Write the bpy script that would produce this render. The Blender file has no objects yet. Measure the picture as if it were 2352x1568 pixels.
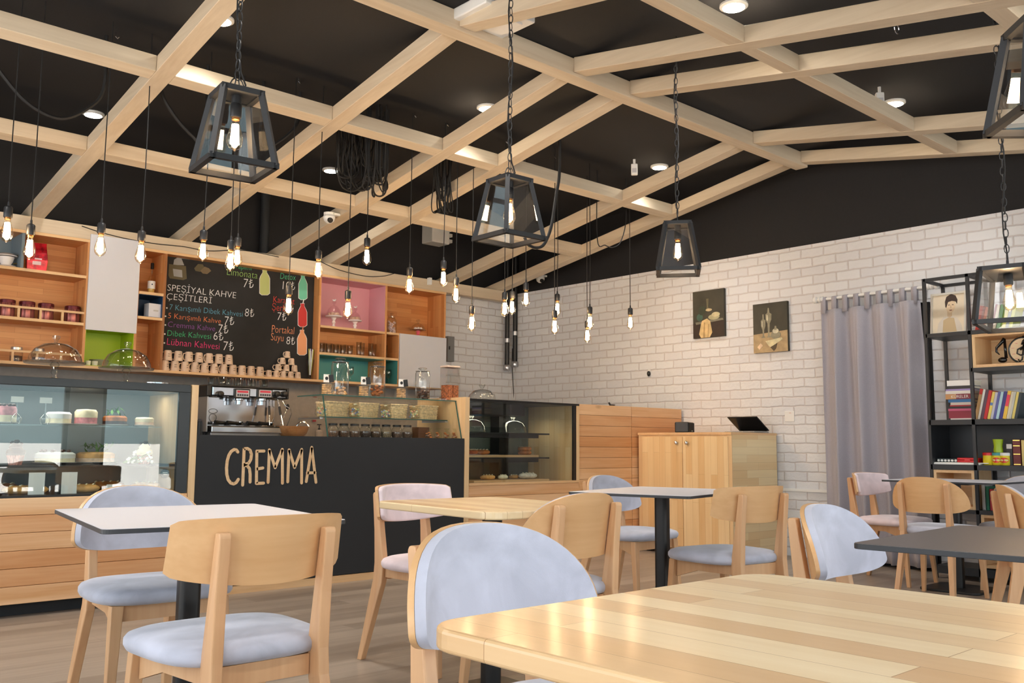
import bpy, math, random
from mathutils import Vector, Matrix
from math import sin, cos, pi, radians as rad
random.seed(7)
S = bpy.context.scene
C = S.collection

# ---------------------------------------------------------------- camera, world, light
YAW, PITCH, ROLL, FPX, PW, PH = 0.74077307, 0.11167245, 0.00742187, 2134.95, 2352, 1568
EYE = Vector((0, 0, 1.0))
_f = Vector((sin(YAW)*cos(PITCH), cos(YAW)*cos(PITCH), sin(PITCH)))
_r0 = Vector((cos(YAW), -sin(YAW), 0)); _u0 = _r0.cross(_f)
_r = _r0*cos(ROLL) + _u0*sin(ROLL); _u = -_r0*sin(ROLL) + _u0*cos(ROLL)
cam_d = bpy.data.cameras.new('camera'); cam = bpy.data.objects.new('camera', cam_d); C.objects.link(cam)
cam_d.sensor_width = 36; cam_d.lens = FPX/PW*36; cam_d.clip_start = 0.05
m = Matrix((_r, _u, -_f)).transposed().to_4x4(); m.translation = EYE
cam.matrix_world = m
S.camera = cam

S.view_settings.view_transform = 'Standard'; S.view_settings.look = 'None'
S.view_settings.gamma = 1; S.view_settings.use_curve_mapping = False
S.view_settings.exposure = 0.08
w = bpy.data.worlds.new('world'); S.world = w; w.use_nodes = True
bg = w.node_tree.nodes['Background']; bg.inputs[0].default_value = (0.88, 0.945, 1.0, 1); bg.inputs[1].default_value = 3.4
def area(name, loc, rot, sx, sy, power, col=(1, 1, 1), portal=False):
    d = bpy.data.lights.new(name, 'AREA'); d.shape = 'RECTANGLE'; d.size = sx; d.size_y = sy; d.energy = power; d.color = col
    o = bpy.data.objects.new(name, d); C.objects.link(o); o.location = loc; o.rotation_euler = rot
    if portal: d.cycles.is_portal = True
    return o
area('window_daylight', (3.0, -2.0, 1.75), (rad(90), 0, 0), 9.4, 2.7, 10, portal=True)
area('window_daylight', (-1.9, 3.2, 1.75), (rad(90), 0, rad(-90)), 8.0, 2.7, 10, portal=True)
sun_d = bpy.data.lights.new('sun', 'SUN'); sun_d.energy = 24; sun_d.angle = 0.02; sun_d.color = (1, .95, .88)
sun = bpy.data.objects.new('sun', sun_d); C.objects.link(sun); sun.rotation_euler = (rad(-35), 0, rad(20)); sun.location = (0, 0, 9)
S.cycles.max_bounces = 10; S.cycles.transparent_max_bounces = 32; S.cycles.diffuse_bounces = 5
S.cycles.sample_clamp_indirect = 6; S.cycles.caustics_reflective = False; S.cycles.caustics_refractive = False

# ---------------------------------------------------------------- helpers
def ray(px, py): return _f + _r*((px-PW/2)/FPX) - _u*((py-PH/2)/FPX)
def at_y(px, py, Y): d = ray(px, py); return EYE + d*(Y/d.y)
def at_x(px, py, X): d = ray(px, py); return EYE + d*(X/d.x)
def at_z(px, py, z): d = ray(px, py); return EYE + d*((z-1.0)/d.z)

class MB:
    def __init__(s): s.v = []; s.f = []
    def add(s, vs, fs):
        n = len(s.v); s.v += [tuple(p) for p in vs]; s.f += [tuple(i+n for i in f) for f in fs]; return s
    def box(s, x0, x1, y0, y1, z0, z1, M=None):
        vs = [Vector((x, y, z)) for x in (x0, x1) for y in (y0, y1) for z in (z0, z1)]
        if M is not None: vs = [M @ p for p in vs]
        return s.add(vs, [(0,1,3,2),(4,6,7,5),(0,4,5,1),(2,3,7,6),(0,2,6,4),(1,5,7,3)])
    def bar(s, a, b, w, h=None, up=(0, 0, 1), w2=None, h2=None):
        a, b = Vector(a), Vector(b); h = h or w; d = (b-a).normalized(); up = Vector(up)
        if abs(d.dot(up)) > .98: up = Vector((0, 1, 0))
        x = d.cross(up).normalized(); y = x.cross(d)
        w2 = w2 or w; h2 = h2 or h; vs = []
        for p, ww, hh in ((a, w, h), (b, w2, h2)):
            for sx, sy in ((-1,-1),(1,-1),(1,1),(-1,1)): vs.append(p + x*sx*ww/2 + y*sy*hh/2)
        return s.add(vs, [(3,2,1,0),(4,5,6,7),(0,1,5,4),(1,2,6,5),(2,3,7,6),(3,0,4,7)])
    def tube(s, pts, r, n=6, closed=False):
        pts = [Vector(p) for p in pts]; k = len(pts); rings = []
        nrm = None
        for i, p in enumerate(pts):
            if closed: d = pts[(i+1) % k] - pts[i-1]
            else: d = pts[min(i+1, k-1)] - pts[max(i-1, 0)]
            d.normalize()
            if nrm is None:
                a = Vector((0, 0, 1)) if abs(d.z) < .9 else Vector((1, 0, 0)); nrm = d.cross(a).normalized()
            nrm = (nrm - d*nrm.dot(d)).normalized(); b = d.cross(nrm)
            rr = r[i] if isinstance(r, (list, tuple)) else r
            rings.append([p + (nrm*cos(2*pi*j/n) + b*sin(2*pi*j/n))*rr for j in range(n)])
        vs = [q for R in rings for q in R]; fs = []
        for i in range(k if closed else k-1):
            i2 = (i+1) % k
            for j in range(n): j2 = (j+1) % n; fs.append((i*n+j, i*n+j2, i2*n+j2, i2*n+j))
        if not closed: fs += [tuple(range(n-1, -1, -1)), tuple((k-1)*n+j for j in range(n))]
        return s.add(vs, fs)
    def lathe(s, prof, n=20, c=(0, 0, 0), M=None, sx=1, sy=1, closed=False):
        c = Vector(c); vs = []; fs = []; k = len(prof)
        for r, z in prof:
            for j in range(n): vs.append(c + Vector((r*cos(2*pi*j/n)*sx, r*sin(2*pi*j/n)*sy, z)))
        if M is not None: vs = [M @ p for p in vs]
        for i in range(k if closed else k-1):
            i2 = (i+1) % k
            for j in range(n): j2 = (j+1) % n; fs.append((i*n+j, i*n+j2, i2*n+j2, i2*n+j))
        if not closed:
            if prof[0][0] > 1e-5: fs.append(tuple(range(n-1, -1, -1)))
            if prof[-1][0] > 1e-5: fs.append(tuple((k-1)*n+j for j in range(n)))
        return s.add(vs, fs)
    def prism(s, poly, fn, t0, t1):
        """poly: 2-D outline, fn(a,b,t) -> point"""
        n = len(poly); vs = [fn(a, b, t0) for a, b in poly] + [fn(a, b, t1) for a, b in poly]
        fs = [tuple(range(n-1, -1, -1)), tuple(range(n, 2*n))] + [(i, (i+1) % n, n+(i+1) % n, n+i) for i in range(n)]
        return s.add(vs, fs)
    def blob(s, c, rx, ry, rz, n=12, k=7, jit=0):
        prof = [(sin(pi*i/k), -cos(pi*i/k)) for i in range(k+1)]; c = Vector(c); vs = []; fs = []
        for r, z in prof:
            for j in range(n):
                q = 1+random.uniform(-jit, jit)
                vs.append(c + Vector((r*cos(2*pi*j/n)*rx*q, r*sin(2*pi*j/n)*ry*q, z*rz*q)))
        for i in range(k):
            for j in range(n): j2 = (j+1) % n; fs.append((i*n+j, i*n+j2, (i+1)*n+j2, (i+1)*n+j))
        return s.add(vs, fs)
    def mesh(s, name):
        import bmesh
        me = bpy.data.meshes.new(name); me.from_pydata(s.v, [], s.f)
        bm = bmesh.new(); bm.from_mesh(me)
        bmesh.ops.remove_doubles(bm, verts=bm.verts, dist=1e-6) if len(s.v) < 20000 and getattr(s, 'weld', False) else None
        bmesh.ops.recalc_face_normals(bm, faces=bm.faces); bm.to_mesh(me); bm.free()
        return me

def P(name, mb, mat, parent=None, bevel=0, smooth=False, label=None, seg=2, sub=0):
    me = mb.mesh(name) if isinstance(mb, MB) else mb
    o = bpy.data.objects.new(name, me); C.objects.link(o)
    if mat is not None: me.materials.append(mat)
    if parent is not None: o.parent = parent
    if smooth:
        for p in me.polygons: p.use_smooth = True
        if smooth != 'all':
            me.set_sharp_from_angle(angle=rad(40))
    if bevel:
        md = o.modifiers.new('edge', 'BEVEL'); md.width = bevel; md.segments = seg; md.limit_method = 'ANGLE'; md.angle_limit = rad(40)
    if sub:
        md = o.modifiers.new('sub', 'SUBSURF'); md.levels = sub; md.render_levels = sub
    if label: o['label'] = label
    return o
def tag(o, label, cat, group=None):
    o['label'] = label; o['category'] = cat
    if group: o['group'] = group
    return o
def thing(name, label, cat, loc=(0, 0, 0), rz=0, group=None):
    o = bpy.data.objects.new(name, None); C.objects.link(o); o.empty_display_size = .1
    o.location = loc; o.rotation_euler = (0, 0, rz)
    return tag(o, label, cat, group)
def struct(o): o['kind'] = 'structure'; return o
def dup(root, loc, rz=0, label=None, group=None):
    def cp(o, par):
        c = o.copy(); C.objects.link(c)
        if par is not None: c.parent = par
        for ch in kids.get(o.name, ()): cp(ch, c)
        return c
    kids = {}
    def walk(o):
        kids[o.name] = list(o.children)
        for ch in o.children: walk(ch)
    walk(root)
    r = cp(root, None); r.location = loc; r.rotation_euler = (0, 0, rz)
    if label: r['label'] = label
    if group: r['group'] = group
    return r
ORD = 'first second third fourth fifth sixth seventh eighth ninth tenth eleventh twelfth thirteenth fourteenth fifteenth sixteenth seventeenth eighteenth nineteenth twentieth twenty-first twenty-second twenty-third'.split()
def textmesh(txt, size=1.0, thin=0):
    cu = bpy.data.curves.new('t', 'FONT'); cu.body = txt; cu.size = size; cu.resolution_u = 3; cu.offset = thin
    o = bpy.data.objects.new('t', cu); C.objects.link(o)
    dg = bpy.context.evaluated_depsgraph_get(); me = bpy.data.meshes.new_from_object(o.evaluated_get(dg))
    vs = [v.co.copy() for v in me.vertices]; fs = [tuple(p.vertices) for p in me.polygons]
    bpy.data.objects.remove(o); bpy.data.curves.remove(cu); bpy.data.meshes.remove(me)
    return vs, fs
def ribbons(mb, lines, wd, fn, t0=0, t1=.003, nd=8):
    """flat round-ended strokes; lines = 2-D polylines, fn(a,b,t) -> point"""
    for L in lines:
        for (a, b), (c, d) in zip(L, L[1:]):
            l = math.hypot(c-a, d-b) or 1e-6; nx, ny = -(d-b)/l*wd/2, (c-a)/l*wd/2
            mb.prism([(a-nx, b-ny), (c-nx, d-ny), (c+nx, d+ny), (a+nx, b+ny)], fn, t0, t1)
        for a, b in L: mb.prism([(a+wd/2*cos(2*pi*i/nd), b+wd/2*sin(2*pi*i/nd)) for i in range(nd)], fn, t0+.0004, t1-.0004)

# ---------------------------------------------------------------- materials
def lin(c): return tuple(((v/255)/12.92 if v/255 <= .04045 else ((v/255+.055)/1.055)**2.4) for v in c) + (1,)
def mk(name):
    mt = bpy.data.materials.new(name); mt.use_nodes = True; nt = mt.node_tree
    return mt, nt, nt.nodes['Principled BSDF'], nt.links
def plain(name, c, rough=.5, metal=0, noise=0, nscale=30, bump=0, sheen=0, coat=0, stretch=(1, 1, 1)):
    mt, nt, b, L = mk(name); b.inputs['Base Color'].default_value = lin(c); b.inputs['Roughness'].default_value = rough
    b.inputs['Metallic'].default_value = metal; b.inputs['Sheen Weight'].default_value = sheen; b.inputs['Coat Weight'].default_value = coat
    if noise or bump:
        tc = nt.nodes.new('ShaderNodeTexCoord'); mp = nt.nodes.new('ShaderNodeMapping'); mp.inputs['Scale'].default_value = stretch
        nz = nt.nodes.new('ShaderNodeTexNoise'); nz.inputs['Scale'].default_value = nscale; nz.inputs['Detail'].default_value = 4
        L.new(tc.outputs['Object'], mp.inputs[0]); L.new(mp.outputs[0], nz.inputs['Vector'])
        if noise:
            mx = nt.nodes.new('ShaderNodeMix'); mx.data_type = 'RGBA'
            mx.inputs[6].default_value = lin(tuple(v*(1-noise) for v in c)); mx.inputs[7].default_value = lin(tuple(min(255, v*(1+noise)) for v in c))
            cr = nt.nodes.new('ShaderNodeMapRange'); cr.inputs[1].default_value = .3; cr.inputs[2].default_value = .7
            L.new(nz.outputs[0], cr.inputs[0]); L.new(cr.outputs[0], mx.inputs[0]); L.new(mx.outputs[2], b.inputs['Base Color'])
        if bump:
            bp = nt.nodes.new('ShaderNodeBump'); bp.inputs['Strength'].default_value = bump; bp.inputs['Distance'].default_value = .01
            L.new(nz.outputs[0], bp.inputs['Height']); L.new(bp.outputs[0], b.inputs['Normal'])
    return mt
def emit(name, c, s):
    mt, nt, b, L = mk(name); b.inputs['Base Color'].default_value = (0, 0, 0, 1)
    b.inputs['Emission Color'].default_value = c + (1,); b.inputs['Emission Strength'].default_value = s; return mt
def glass(name, tint=(1, 1, 1), ior=1.45, rough=0.0, spec=1.0, rim=None, ex=5):
    mt = bpy.data.materials.new(name); mt.use_nodes = True; nt = mt.node_tree; nt.nodes.clear(); L = nt.links
    o = nt.nodes.new('ShaderNodeOutputMaterial'); t = nt.nodes.new('ShaderNodeBsdfTransparent'); g = nt.nodes.new('ShaderNodeBsdfGlossy')
    t.inputs[0].default_value = tint + (1,); g.inputs['Roughness'].default_value = rough; g.inputs[0].default_value = (spec, spec, spec, 1)
    f0 = ((ior-1)/(ior+1))**2; lw = nt.nodes.new('ShaderNodeLayerWeight'); lw.inputs[0].default_value = .5; mx = nt.nodes.new('ShaderNodeMixShader')
    pw = nt.nodes.new('ShaderNodeMath'); pw.operation = 'POWER'; pw.inputs[1].default_value = ex
    ma = nt.nodes.new('ShaderNodeMath'); ma.operation = 'MULTIPLY_ADD'; ma.inputs[1].default_value = .9*(1-f0); ma.inputs[2].default_value = f0
    if rim:
        mc = nt.nodes.new('ShaderNodeMix'); mc.data_type = 'RGBA'; mc.inputs[6].default_value = tint + (1,); mc.inputs[7].default_value = rim + (1,)
        p2 = nt.nodes.new('ShaderNodeMath'); p2.operation = 'POWER'; p2.inputs[1].default_value = 3; L.new(lw.outputs['Facing'], p2.inputs[0]); L.new(p2.outputs[0], mc.inputs[0]); L.new(mc.outputs[2], t.inputs[0])
    L.new(lw.outputs['Facing'], pw.inputs[0]); L.new(pw.outputs[0], ma.inputs[0]); L.new(ma.outputs[0], mx.inputs[0]); L.new(t.outputs[0], mx.inputs[1]); L.new(g.outputs[0], mx.inputs[2]); L.new(mx.outputs[0], o.inputs[0]); return mt
def wood(name, c1, c2, axis=0, grain=9, rough=.45, coat=0, staves=None, sc1=None, sc2=None, knots=0, bump=.04):
    """axis = direction of the grain; staves = (length, width, cross axis) for edge-glued panels"""
    mt, nt, b, L = mk(name); b.inputs['Roughness'].default_value = rough; b.inputs['Coat Weight'].default_value = coat; b.inputs['Coat Roughness'].default_value = .15
    N = nt.nodes.new
    tc = N('ShaderNodeTexCoord'); oi = N('ShaderNodeObjectInfo'); ad = N('ShaderNodeVectorMath'); ad.operation = 'ADD'
    ml = N('ShaderNodeMath'); ml.operation = 'MULTIPLY'; ml.inputs[1].default_value = 23
    L.new(oi.outputs['Random'], ml.inputs[0]); L.new(tc.outputs['Object'], ad.inputs[0]); L.new(ml.outputs[0], ad.inputs[1])
    mp = N('ShaderNodeMapping'); s = [grain]*3; s[axis] = grain*.09; mp.inputs['Scale'].default_value = s
    L.new(ad.outputs[0], mp.inputs[0])
    nz = N('ShaderNodeTexNoise'); nz.inputs['Scale'].default_value = 1; nz.inputs['Detail'].default_value = 5; nz.inputs['Distortion'].default_value = .9
    L.new(mp.outputs[0], nz.inputs['Vector'])
    mp2 = N('ShaderNodeMapping'); s = [grain*9]*3; s[axis] = grain*.35; mp2.inputs['Scale'].default_value = s; L.new(ad.outputs[0], mp2.inputs[0])
    n2 = N('ShaderNodeTexNoise'); n2.inputs['Scale'].default_value = 1; n2.inputs['Detail'].default_value = 2; L.new(mp2.outputs[0], n2.inputs['Vector'])
    cr = N('ShaderNodeValToRGB'); cr.color_ramp.elements[0].position = .3; cr.color_ramp.elements[1].position = .72
    cr.color_ramp.elements[0].color = lin(c2); cr.color_ramp.elements[1].color = lin(c1)
    mxf = N('ShaderNodeMath'); mxf.operation = 'MULTIPLY_ADD'; mxf.inputs[1].default_value = .35; L.new(n2.outputs[0], mxf.inputs[0])
    sc = N('ShaderNodeMath'); sc.operation = 'MULTIPLY_ADD'; sc.inputs[1].default_value = .8; sc.inputs[2].default_value = -.07; L.new(nz.outputs[0], sc.inputs[0]); L.new(sc.outputs[0], mxf.inputs[2])
    L.new(mxf.outputs[0], cr.inputs[0]); out = cr.outputs[0]
    if staves == 'island':
        gi = N('ShaderNodeNewGeometry'); mi = N('ShaderNodeMix'); mi.data_type = 'RGBA'; mi.inputs[6].default_value = lin(sc1); mi.inputs[7].default_value = lin(sc2); L.new(gi.outputs['Random Per Island'], mi.inputs[0])
        mx = N('ShaderNodeMix'); mx.data_type = 'RGBA'; mx.blend_type = 'MULTIPLY'; mx.inputs[0].default_value = 1; L.new(out, mx.inputs[6]); L.new(mi.outputs[2], mx.inputs[7]); out = mx.outputs[2]
    elif staves:
        ln, wd, cross = staves
        sp = N('ShaderNodeSeparateXYZ'); cb = N('ShaderNodeCombineXYZ'); L.new(ad.outputs[0], sp.inputs[0])
        L.new(sp.outputs[axis], cb.inputs[0]); L.new(sp.outputs[cross], cb.inputs[1])
        bt = N('ShaderNodeTexBrick'); bt.offset = .37; bt.inputs['Scale'].default_value = 1; bt.inputs['Mortar Size'].default_value = .0006
        bt.inputs['Brick Width'].default_value = ln; bt.inputs['Row Height'].default_value = wd; bt.inputs['Bias'].default_value = -.3
        bt.inputs['Color1'].default_value = lin(sc1); bt.inputs['Color2'].default_value = lin(sc2); bt.inputs['Mortar'].default_value = lin(tuple(v*.8 for v in sc2))
        L.new(cb.outputs[0], bt.inputs[0])
        mx = N('ShaderNodeMix'); mx.data_type = 'RGBA'; mx.blend_type = 'MULTIPLY'; mx.inputs[0].default_value = 1
        L.new(out, mx.inputs[6]); L.new(bt.outputs[0], mx.inputs[7]); out = mx.outputs[2]
    if knots:
        mp3 = N('ShaderNodeMapping'); s = [knots]*3; s[axis] = knots*.45; mp3.inputs['Scale'].default_value = s; L.new(ad.outputs[0], mp3.inputs[0])
        vo = N('ShaderNodeTexVoronoi'); vo.inputs['Scale'].default_value = 1; L.new(mp3.outputs[0], vo.inputs[0])
        mr = N('ShaderNodeMapRange'); mr.inputs[1].default_value = .05; mr.inputs[2].default_value = .11; L.new(vo.outputs['Distance'], mr.inputs[0])
        mx = N('ShaderNodeMix'); mx.data_type = 'RGBA'; mx.inputs[6].default_value = lin((110, 62, 38)); L.new(mr.outputs[0], mx.inputs[0]); L.new(out, mx.inputs[7]); out = mx.outputs[2]
    L.new(out, b.inputs['Base Color'])
    if bump:
        bp = N('ShaderNodeBump'); bp.inputs['Strength'].default_value = bump; bp.inputs['Distance'].default_value = .004
        L.new(mxf.outputs[0], bp.inputs['Height']); L.new(bp.outputs[0], b.inputs['Normal'])
    return mt
def bricks(name, ua):
    mt, nt, b, L = mk(name); N = nt.nodes.new; b.inputs['Roughness'].default_value = .75
    tc = N('ShaderNodeTexCoord'); sp = N('ShaderNodeSeparateXYZ'); cb = N('ShaderNodeCombineXYZ')
    nz = N('ShaderNodeTexNoise'); nz.inputs['Scale'].default_value = 9; nz.inputs['Detail'].default_value = 3
    L.new(tc.outputs['Object'], nz.inputs['Vector'])
    wob = N('ShaderNodeVectorMath'); wob.operation = 'MULTIPLY_ADD'; wob.inputs[1].default_value = (.022,)*3
    L.new(nz.outputs['Color'], wob.inputs[0]); L.new(tc.outputs['Object'], wob.inputs[2]); L.new(wob.outputs[0], sp.inputs[0])
    L.new(sp.outputs[ua], cb.inputs[0]); L.new(sp.outputs[2], cb.inputs[1])
    bt = N('ShaderNodeTexBrick'); bt.offset = .5; bt.inputs['Scale'].default_value = 1; bt.inputs['Mortar Size'].default_value = .011; bt.inputs['Mortar Smooth'].default_value = 1.0
    bt.inputs['Brick Width'].default_value = .235; bt.inputs['Row Height'].default_value = .0875
    bt.inputs['Color1'].default_value = lin((223, 225, 228)); bt.inputs['Color2'].default_value = lin((214, 215, 219)); bt.inputs['Mortar'].default_value = lin((205, 200, 200))
    L.new(cb.outputs[0], bt.inputs[0]); L.new(bt.outputs[0], b.inputs['Base Color'])
    n2 = N('ShaderNodeTexNoise'); n2.inputs['Scale'].default_value = 34; n2.inputs['Detail'].default_value = 4; L.new(tc.outputs['Object'], n2.inputs['Vector'])
    h = N('ShaderNodeMath'); h.operation = 'MULTIPLY_ADD'; h.inputs[1].default_value = -1.0; L.new(bt.outputs['Fac'], h.inputs[0])
    s2 = N('ShaderNodeMath'); s2.operation = 'MULTIPLY'; s2.inputs[1].default_value = .6; L.new(n2.outputs[0], s2.inputs[0]); L.new(s2.outputs[0], h.inputs[2])
    bp = N('ShaderNodeBump'); bp.inputs['Strength'].default_value = .55; bp.inputs['Distance'].default_value = .010
    L.new(h.outputs[0], bp.inputs['Height']); L.new(bp.outputs[0], b.inputs['Normal']); return mt
def floorwood(name):
    mt = wood(name, (166, 156, 145), (138, 127, 116), axis=0, grain=7, rough=.36, staves=(1.15, .145, 1), sc1=(255, 252, 248), sc2=(205, 198, 192), bump=.05); return mt
def velvet(name, c):
    mt, nt, b, L = mk(name); N = nt.nodes.new; b.inputs['Roughness'].default_value = .9; b.inputs['Sheen Weight'].default_value = .35; b.inputs['Sheen Roughness'].default_value = .4
    tc = N('ShaderNodeTexCoord'); nz = N('ShaderNodeTexNoise'); nz.inputs['Scale'].default_value = 7; nz.inputs['Detail'].default_value = 5; nz.inputs['Distortion'].default_value = .6
    mx = N('ShaderNodeMix'); mx.data_type = 'RGBA'; mx.inputs[6].default_value = lin(tuple(v*.93 for v in c)); mx.inputs[7].default_value = lin(tuple(min(255, v*1.05) for v in c))
    mr = N('ShaderNodeMapRange'); mr.inputs[1].default_value = .35; mr.inputs[2].default_value = .65
    L.new(tc.outputs['Object'], nz.inputs['Vector']); L.new(nz.outputs[0], mr.inputs[0]); L.new(mr.outputs[0], mx.inputs[0]); L.new(mx.outputs[2], b.inputs['Base Color'])
    n2 = N('ShaderNodeTexNoise'); n2.inputs['Scale'].default_value = 500; bp = N('ShaderNodeBump'); bp.inputs['Strength'].default_value = .12; bp.inputs['Distance'].default_value = .002
    L.new(tc.outputs['Object'], n2.inputs['Vector']); L.new(n2.outputs[0], bp.inputs['Height']); L.new(bp.outputs[0], b.inputs['Normal']); return mt

BLK = plain('black_paint', (24, 24, 27), .8, noise=.06, nscale=60)
BLKP = plain('black_panel', (33, 36, 40), .7)
METAL = plain('black_metal', (30, 32, 36), .45, bump=.02, nscale=90)
MATTE = plain('black_plastic', (18, 18, 20), .4)
RUBBER = plain('black_cable', (16, 16, 18), .7)
STEEL = plain('chrome', (225, 225, 228), .12, 1)
BRUSH = plain('brushed_steel', (190, 190, 192), .3, 1)
WHITE = plain('white_laminate', (206, 208, 217), .4)
WPL = plain('white_plastic', (232, 232, 230), .45)
PORC = plain('white_porcelain', (238, 234, 232), .2)
GLS = glass('clear_glass'); GLS2 = glass('jar_glass', (.95, .965, .96), 1.75, rim=(.45, .48, .48), ex=3); GRN = glass('green_edge_glass', (.95, .98, .965), 1.6); GPANE = glass('window_glass', (.96, .98, .98), 1.5)
GEDGE = plain('glass_edge', (52, 92, 86), .2)
PANE = glass('lantern_glass', (.95, .96, .97), 1.9)
AMB = glass('amber_bulb_glass', (1.0, .93, .80), 1.5, rim=(.75, .5, .3), ex=3)
FIL = emit('glowing_filament', (1.0, .70, .42), 170)
SPOT = emit('spot_lens', (1.0, .9, .7), 40)
OAK = wood('pale_oak_beam', (214, 200, 177), (190, 172, 147), 0, 5, .55)
OAKY = wood('pale_oak_rafter', (212, 198, 175), (188, 170, 145), 1, 5, .55)
PINE = wood('orange_pine_panel', (222, 172, 122), (200, 142, 90), 0, 6, .45, staves=(.55, .05, 2), sc1=(255, 246, 230), sc2=(222, 190, 150))
PINEV = wood('orange_pine_upright', (222, 172, 122), (200, 142, 90), 2, 6, .45, staves=(.55, .05, 1), sc1=(255, 246, 230), sc2=(222, 190, 150))
PINEL = wood('pale_pine_edge', (228, 192, 146), (212, 168, 120), 0, 7, .45)
PINELV = wood('pale_pine_post', (232, 202, 158), (216, 178, 130), 2, 7, .45)
SLAT = wood('knotty_pine_cladding', (242, 210, 174), (220, 172, 124), 0, 8, .45, staves='island', sc1=(255, 250, 240), sc2=(224, 190, 156), knots=2.6)
CABW = wood('pine_cabinet_door', (236, 212, 170), (224, 192, 146), 2, 5, .45, staves=(.7, .07, 1), sc1=(255, 252, 246), sc2=(240, 218, 190))
CABS = wood('pine_cabinet_side', (244, 228, 190), (234, 212, 170), 0, 5, .45, staves=(.5, .07, 2), sc1=(255, 252, 246), sc2=(240, 220, 194))
TABW = wood('solid_pine_tabletop', (234, 216, 182), (220, 196, 156), 1, 6, .32, coat=.2, staves=(.66, .07, 0), sc1=(255, 252, 246), sc2=(214, 178, 140), bump=.015)
BEECH = wood('beech_plywood', (220, 178, 130), (204, 158, 108), 0, 6, .38, coat=.15, bump=.01)
BEECHL = wood('beech_leg', (218, 176, 132), (198, 150, 108), 2, 6, .42, coat=.1, bump=.01)
BLUE = velvet('blue_grey_velvet', (184, 187, 202)); PINK = velvet('blush_velvet', (230, 212, 216)); GREYV = velvet('grey_velvet', (176, 174, 182))
CURT = plain('grey_curtain_cloth', (166, 163, 172), .9, noise=.04, nscale=200, sheen=.2)
GWALL = plain('grey_backsplash', (172, 164, 156), .6, noise=.03, nscale=20)
BRX = bricks('white_brick_x', 1); BRY = bricks('white_brick_y', 0)
def colr(name, c, r=.5, **k): return plain(name, c, r, **k)
PINKC = colr('pink_lining', (216, 160, 172)); GREENC = colr('lime_lining', (170, 196, 34)); TEALC = colr('teal_lining', (72, 150, 150)); NAVY = colr('navy_lining', (26, 58, 92))
# ---------------------------------------------------------------- room
def sbox(name, x0, x1, y0, y1, z0, z1, mat, bevel=0): return struct(P(name, MB().box(x0, x1, y0, y1, z0, z1), mat, bevel=bevel))
sbox('floor', -2.1, 8.1, -2.2, 8.8, -.1, 0, floorwood('plank_floor'))
sbox('ceiling', -2.1, 8.1, -2.2, 8.8, 3.65, 3.8, BLK)
sbox('wall_right', 7.9, 8.1, -2.2, 8.65, 0, 2.912, BRX)
sbox('wall_right_upper', 7.925, 8.1, -2.2, 8.67, 2.912, 3.65, BLK)
sbox('wall_back', 6.5, 7.9, 8.65, 8.8, 0, 2.912, BRY)
sbox('wall_back_kitchen', -2.1, 6.5, 8.65, 8.8, 0, 2.8, GWALL)
sbox('wall_back_upper', -2.1, 7.925, 8.67, 8.8, 2.8, 3.65, BLK)
rw = MB()
for x0, x1 in ((-2.1, -1.7), (1.5, 1.75), (4.3, 4.75), (7.6, 8.1)): rw.box(x0, x1, -2.2, -2.05, 0, 3.65)
rw.box(-2.1, 8.1, -2.2, -2.05, 3.1, 3.65); rw.box(-2.1, 8.1, -2.2, -2.05, 0, .25)
struct(P('wall_front', rw, plain('grey_render', (205, 205, 208), .8)))
lw = MB()
for y0, y1 in ((-2.2, -.9), (2.9, 3.3), (7.3, 8.8)): lw.box(-2.1, -2.0, y0, y1, 0, 3.65)
lw.box(-2.1, -2.0, -2.2, 8.8, 3.1, 3.65); lw.box(-2.1, -2.0, -2.2, 8.8, 0, .25)
struct(P('wall_left', lw, plain('grey_render_side', (205, 205, 208), .8)))
k = 0
for ax, spans in (('y', ((-1.7, 1.5), (1.75, 4.3), (4.75, 7.6))), ('x', ((-.9, 2.9), (3.3, 7.3)))):
    for a, b in spans:
        k += 1; mb = MB()
        for t in (a+.03, (a+b)/2, b-.03):
            if ax == 'y': mb.box(t-.03, t+.03, -2.15, -2.09, .25, 3.1)
            else: mb.box(-2.07, -2.02, t-.03, t+.03, .25, 3.1)
        for z in (.28, 2.3, 3.07):
            if ax == 'y': mb.box(a, b, -2.145, -2.095, z-.03, z+.03)
            else: mb.box(-2.065, -2.025, a, b, z-.03, z+.03)
        struct(P('window_%d' % k, mb, MATTE))
struct(P('ground_outside', MB().box(-40, 40, -40, -2.3, -.2, -.05).box(-40, -2.3, -2.3, 40, -.2, -.05), plain('pale_paving', (205, 200, 195), .8, noise=.05, nscale=2)))
struct(P('building_outside', MB().box(-30, 40, -22, -20, -.05, 6), plain('far_facade', (96, 116, 124), .8)))

lo_ = MB()
for a, b in ((-6, .8), (1.3, 4.1), (4.5, 8), (8.6, 16)): lo_.box(a, b, -8.3, -8, -.05, .98)
struct(P('wall_added_outside', lo_, plain('white_reflected_wall', (240, 240, 240), .8)))  # low white wall added to give the case glass a bright reflection
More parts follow.
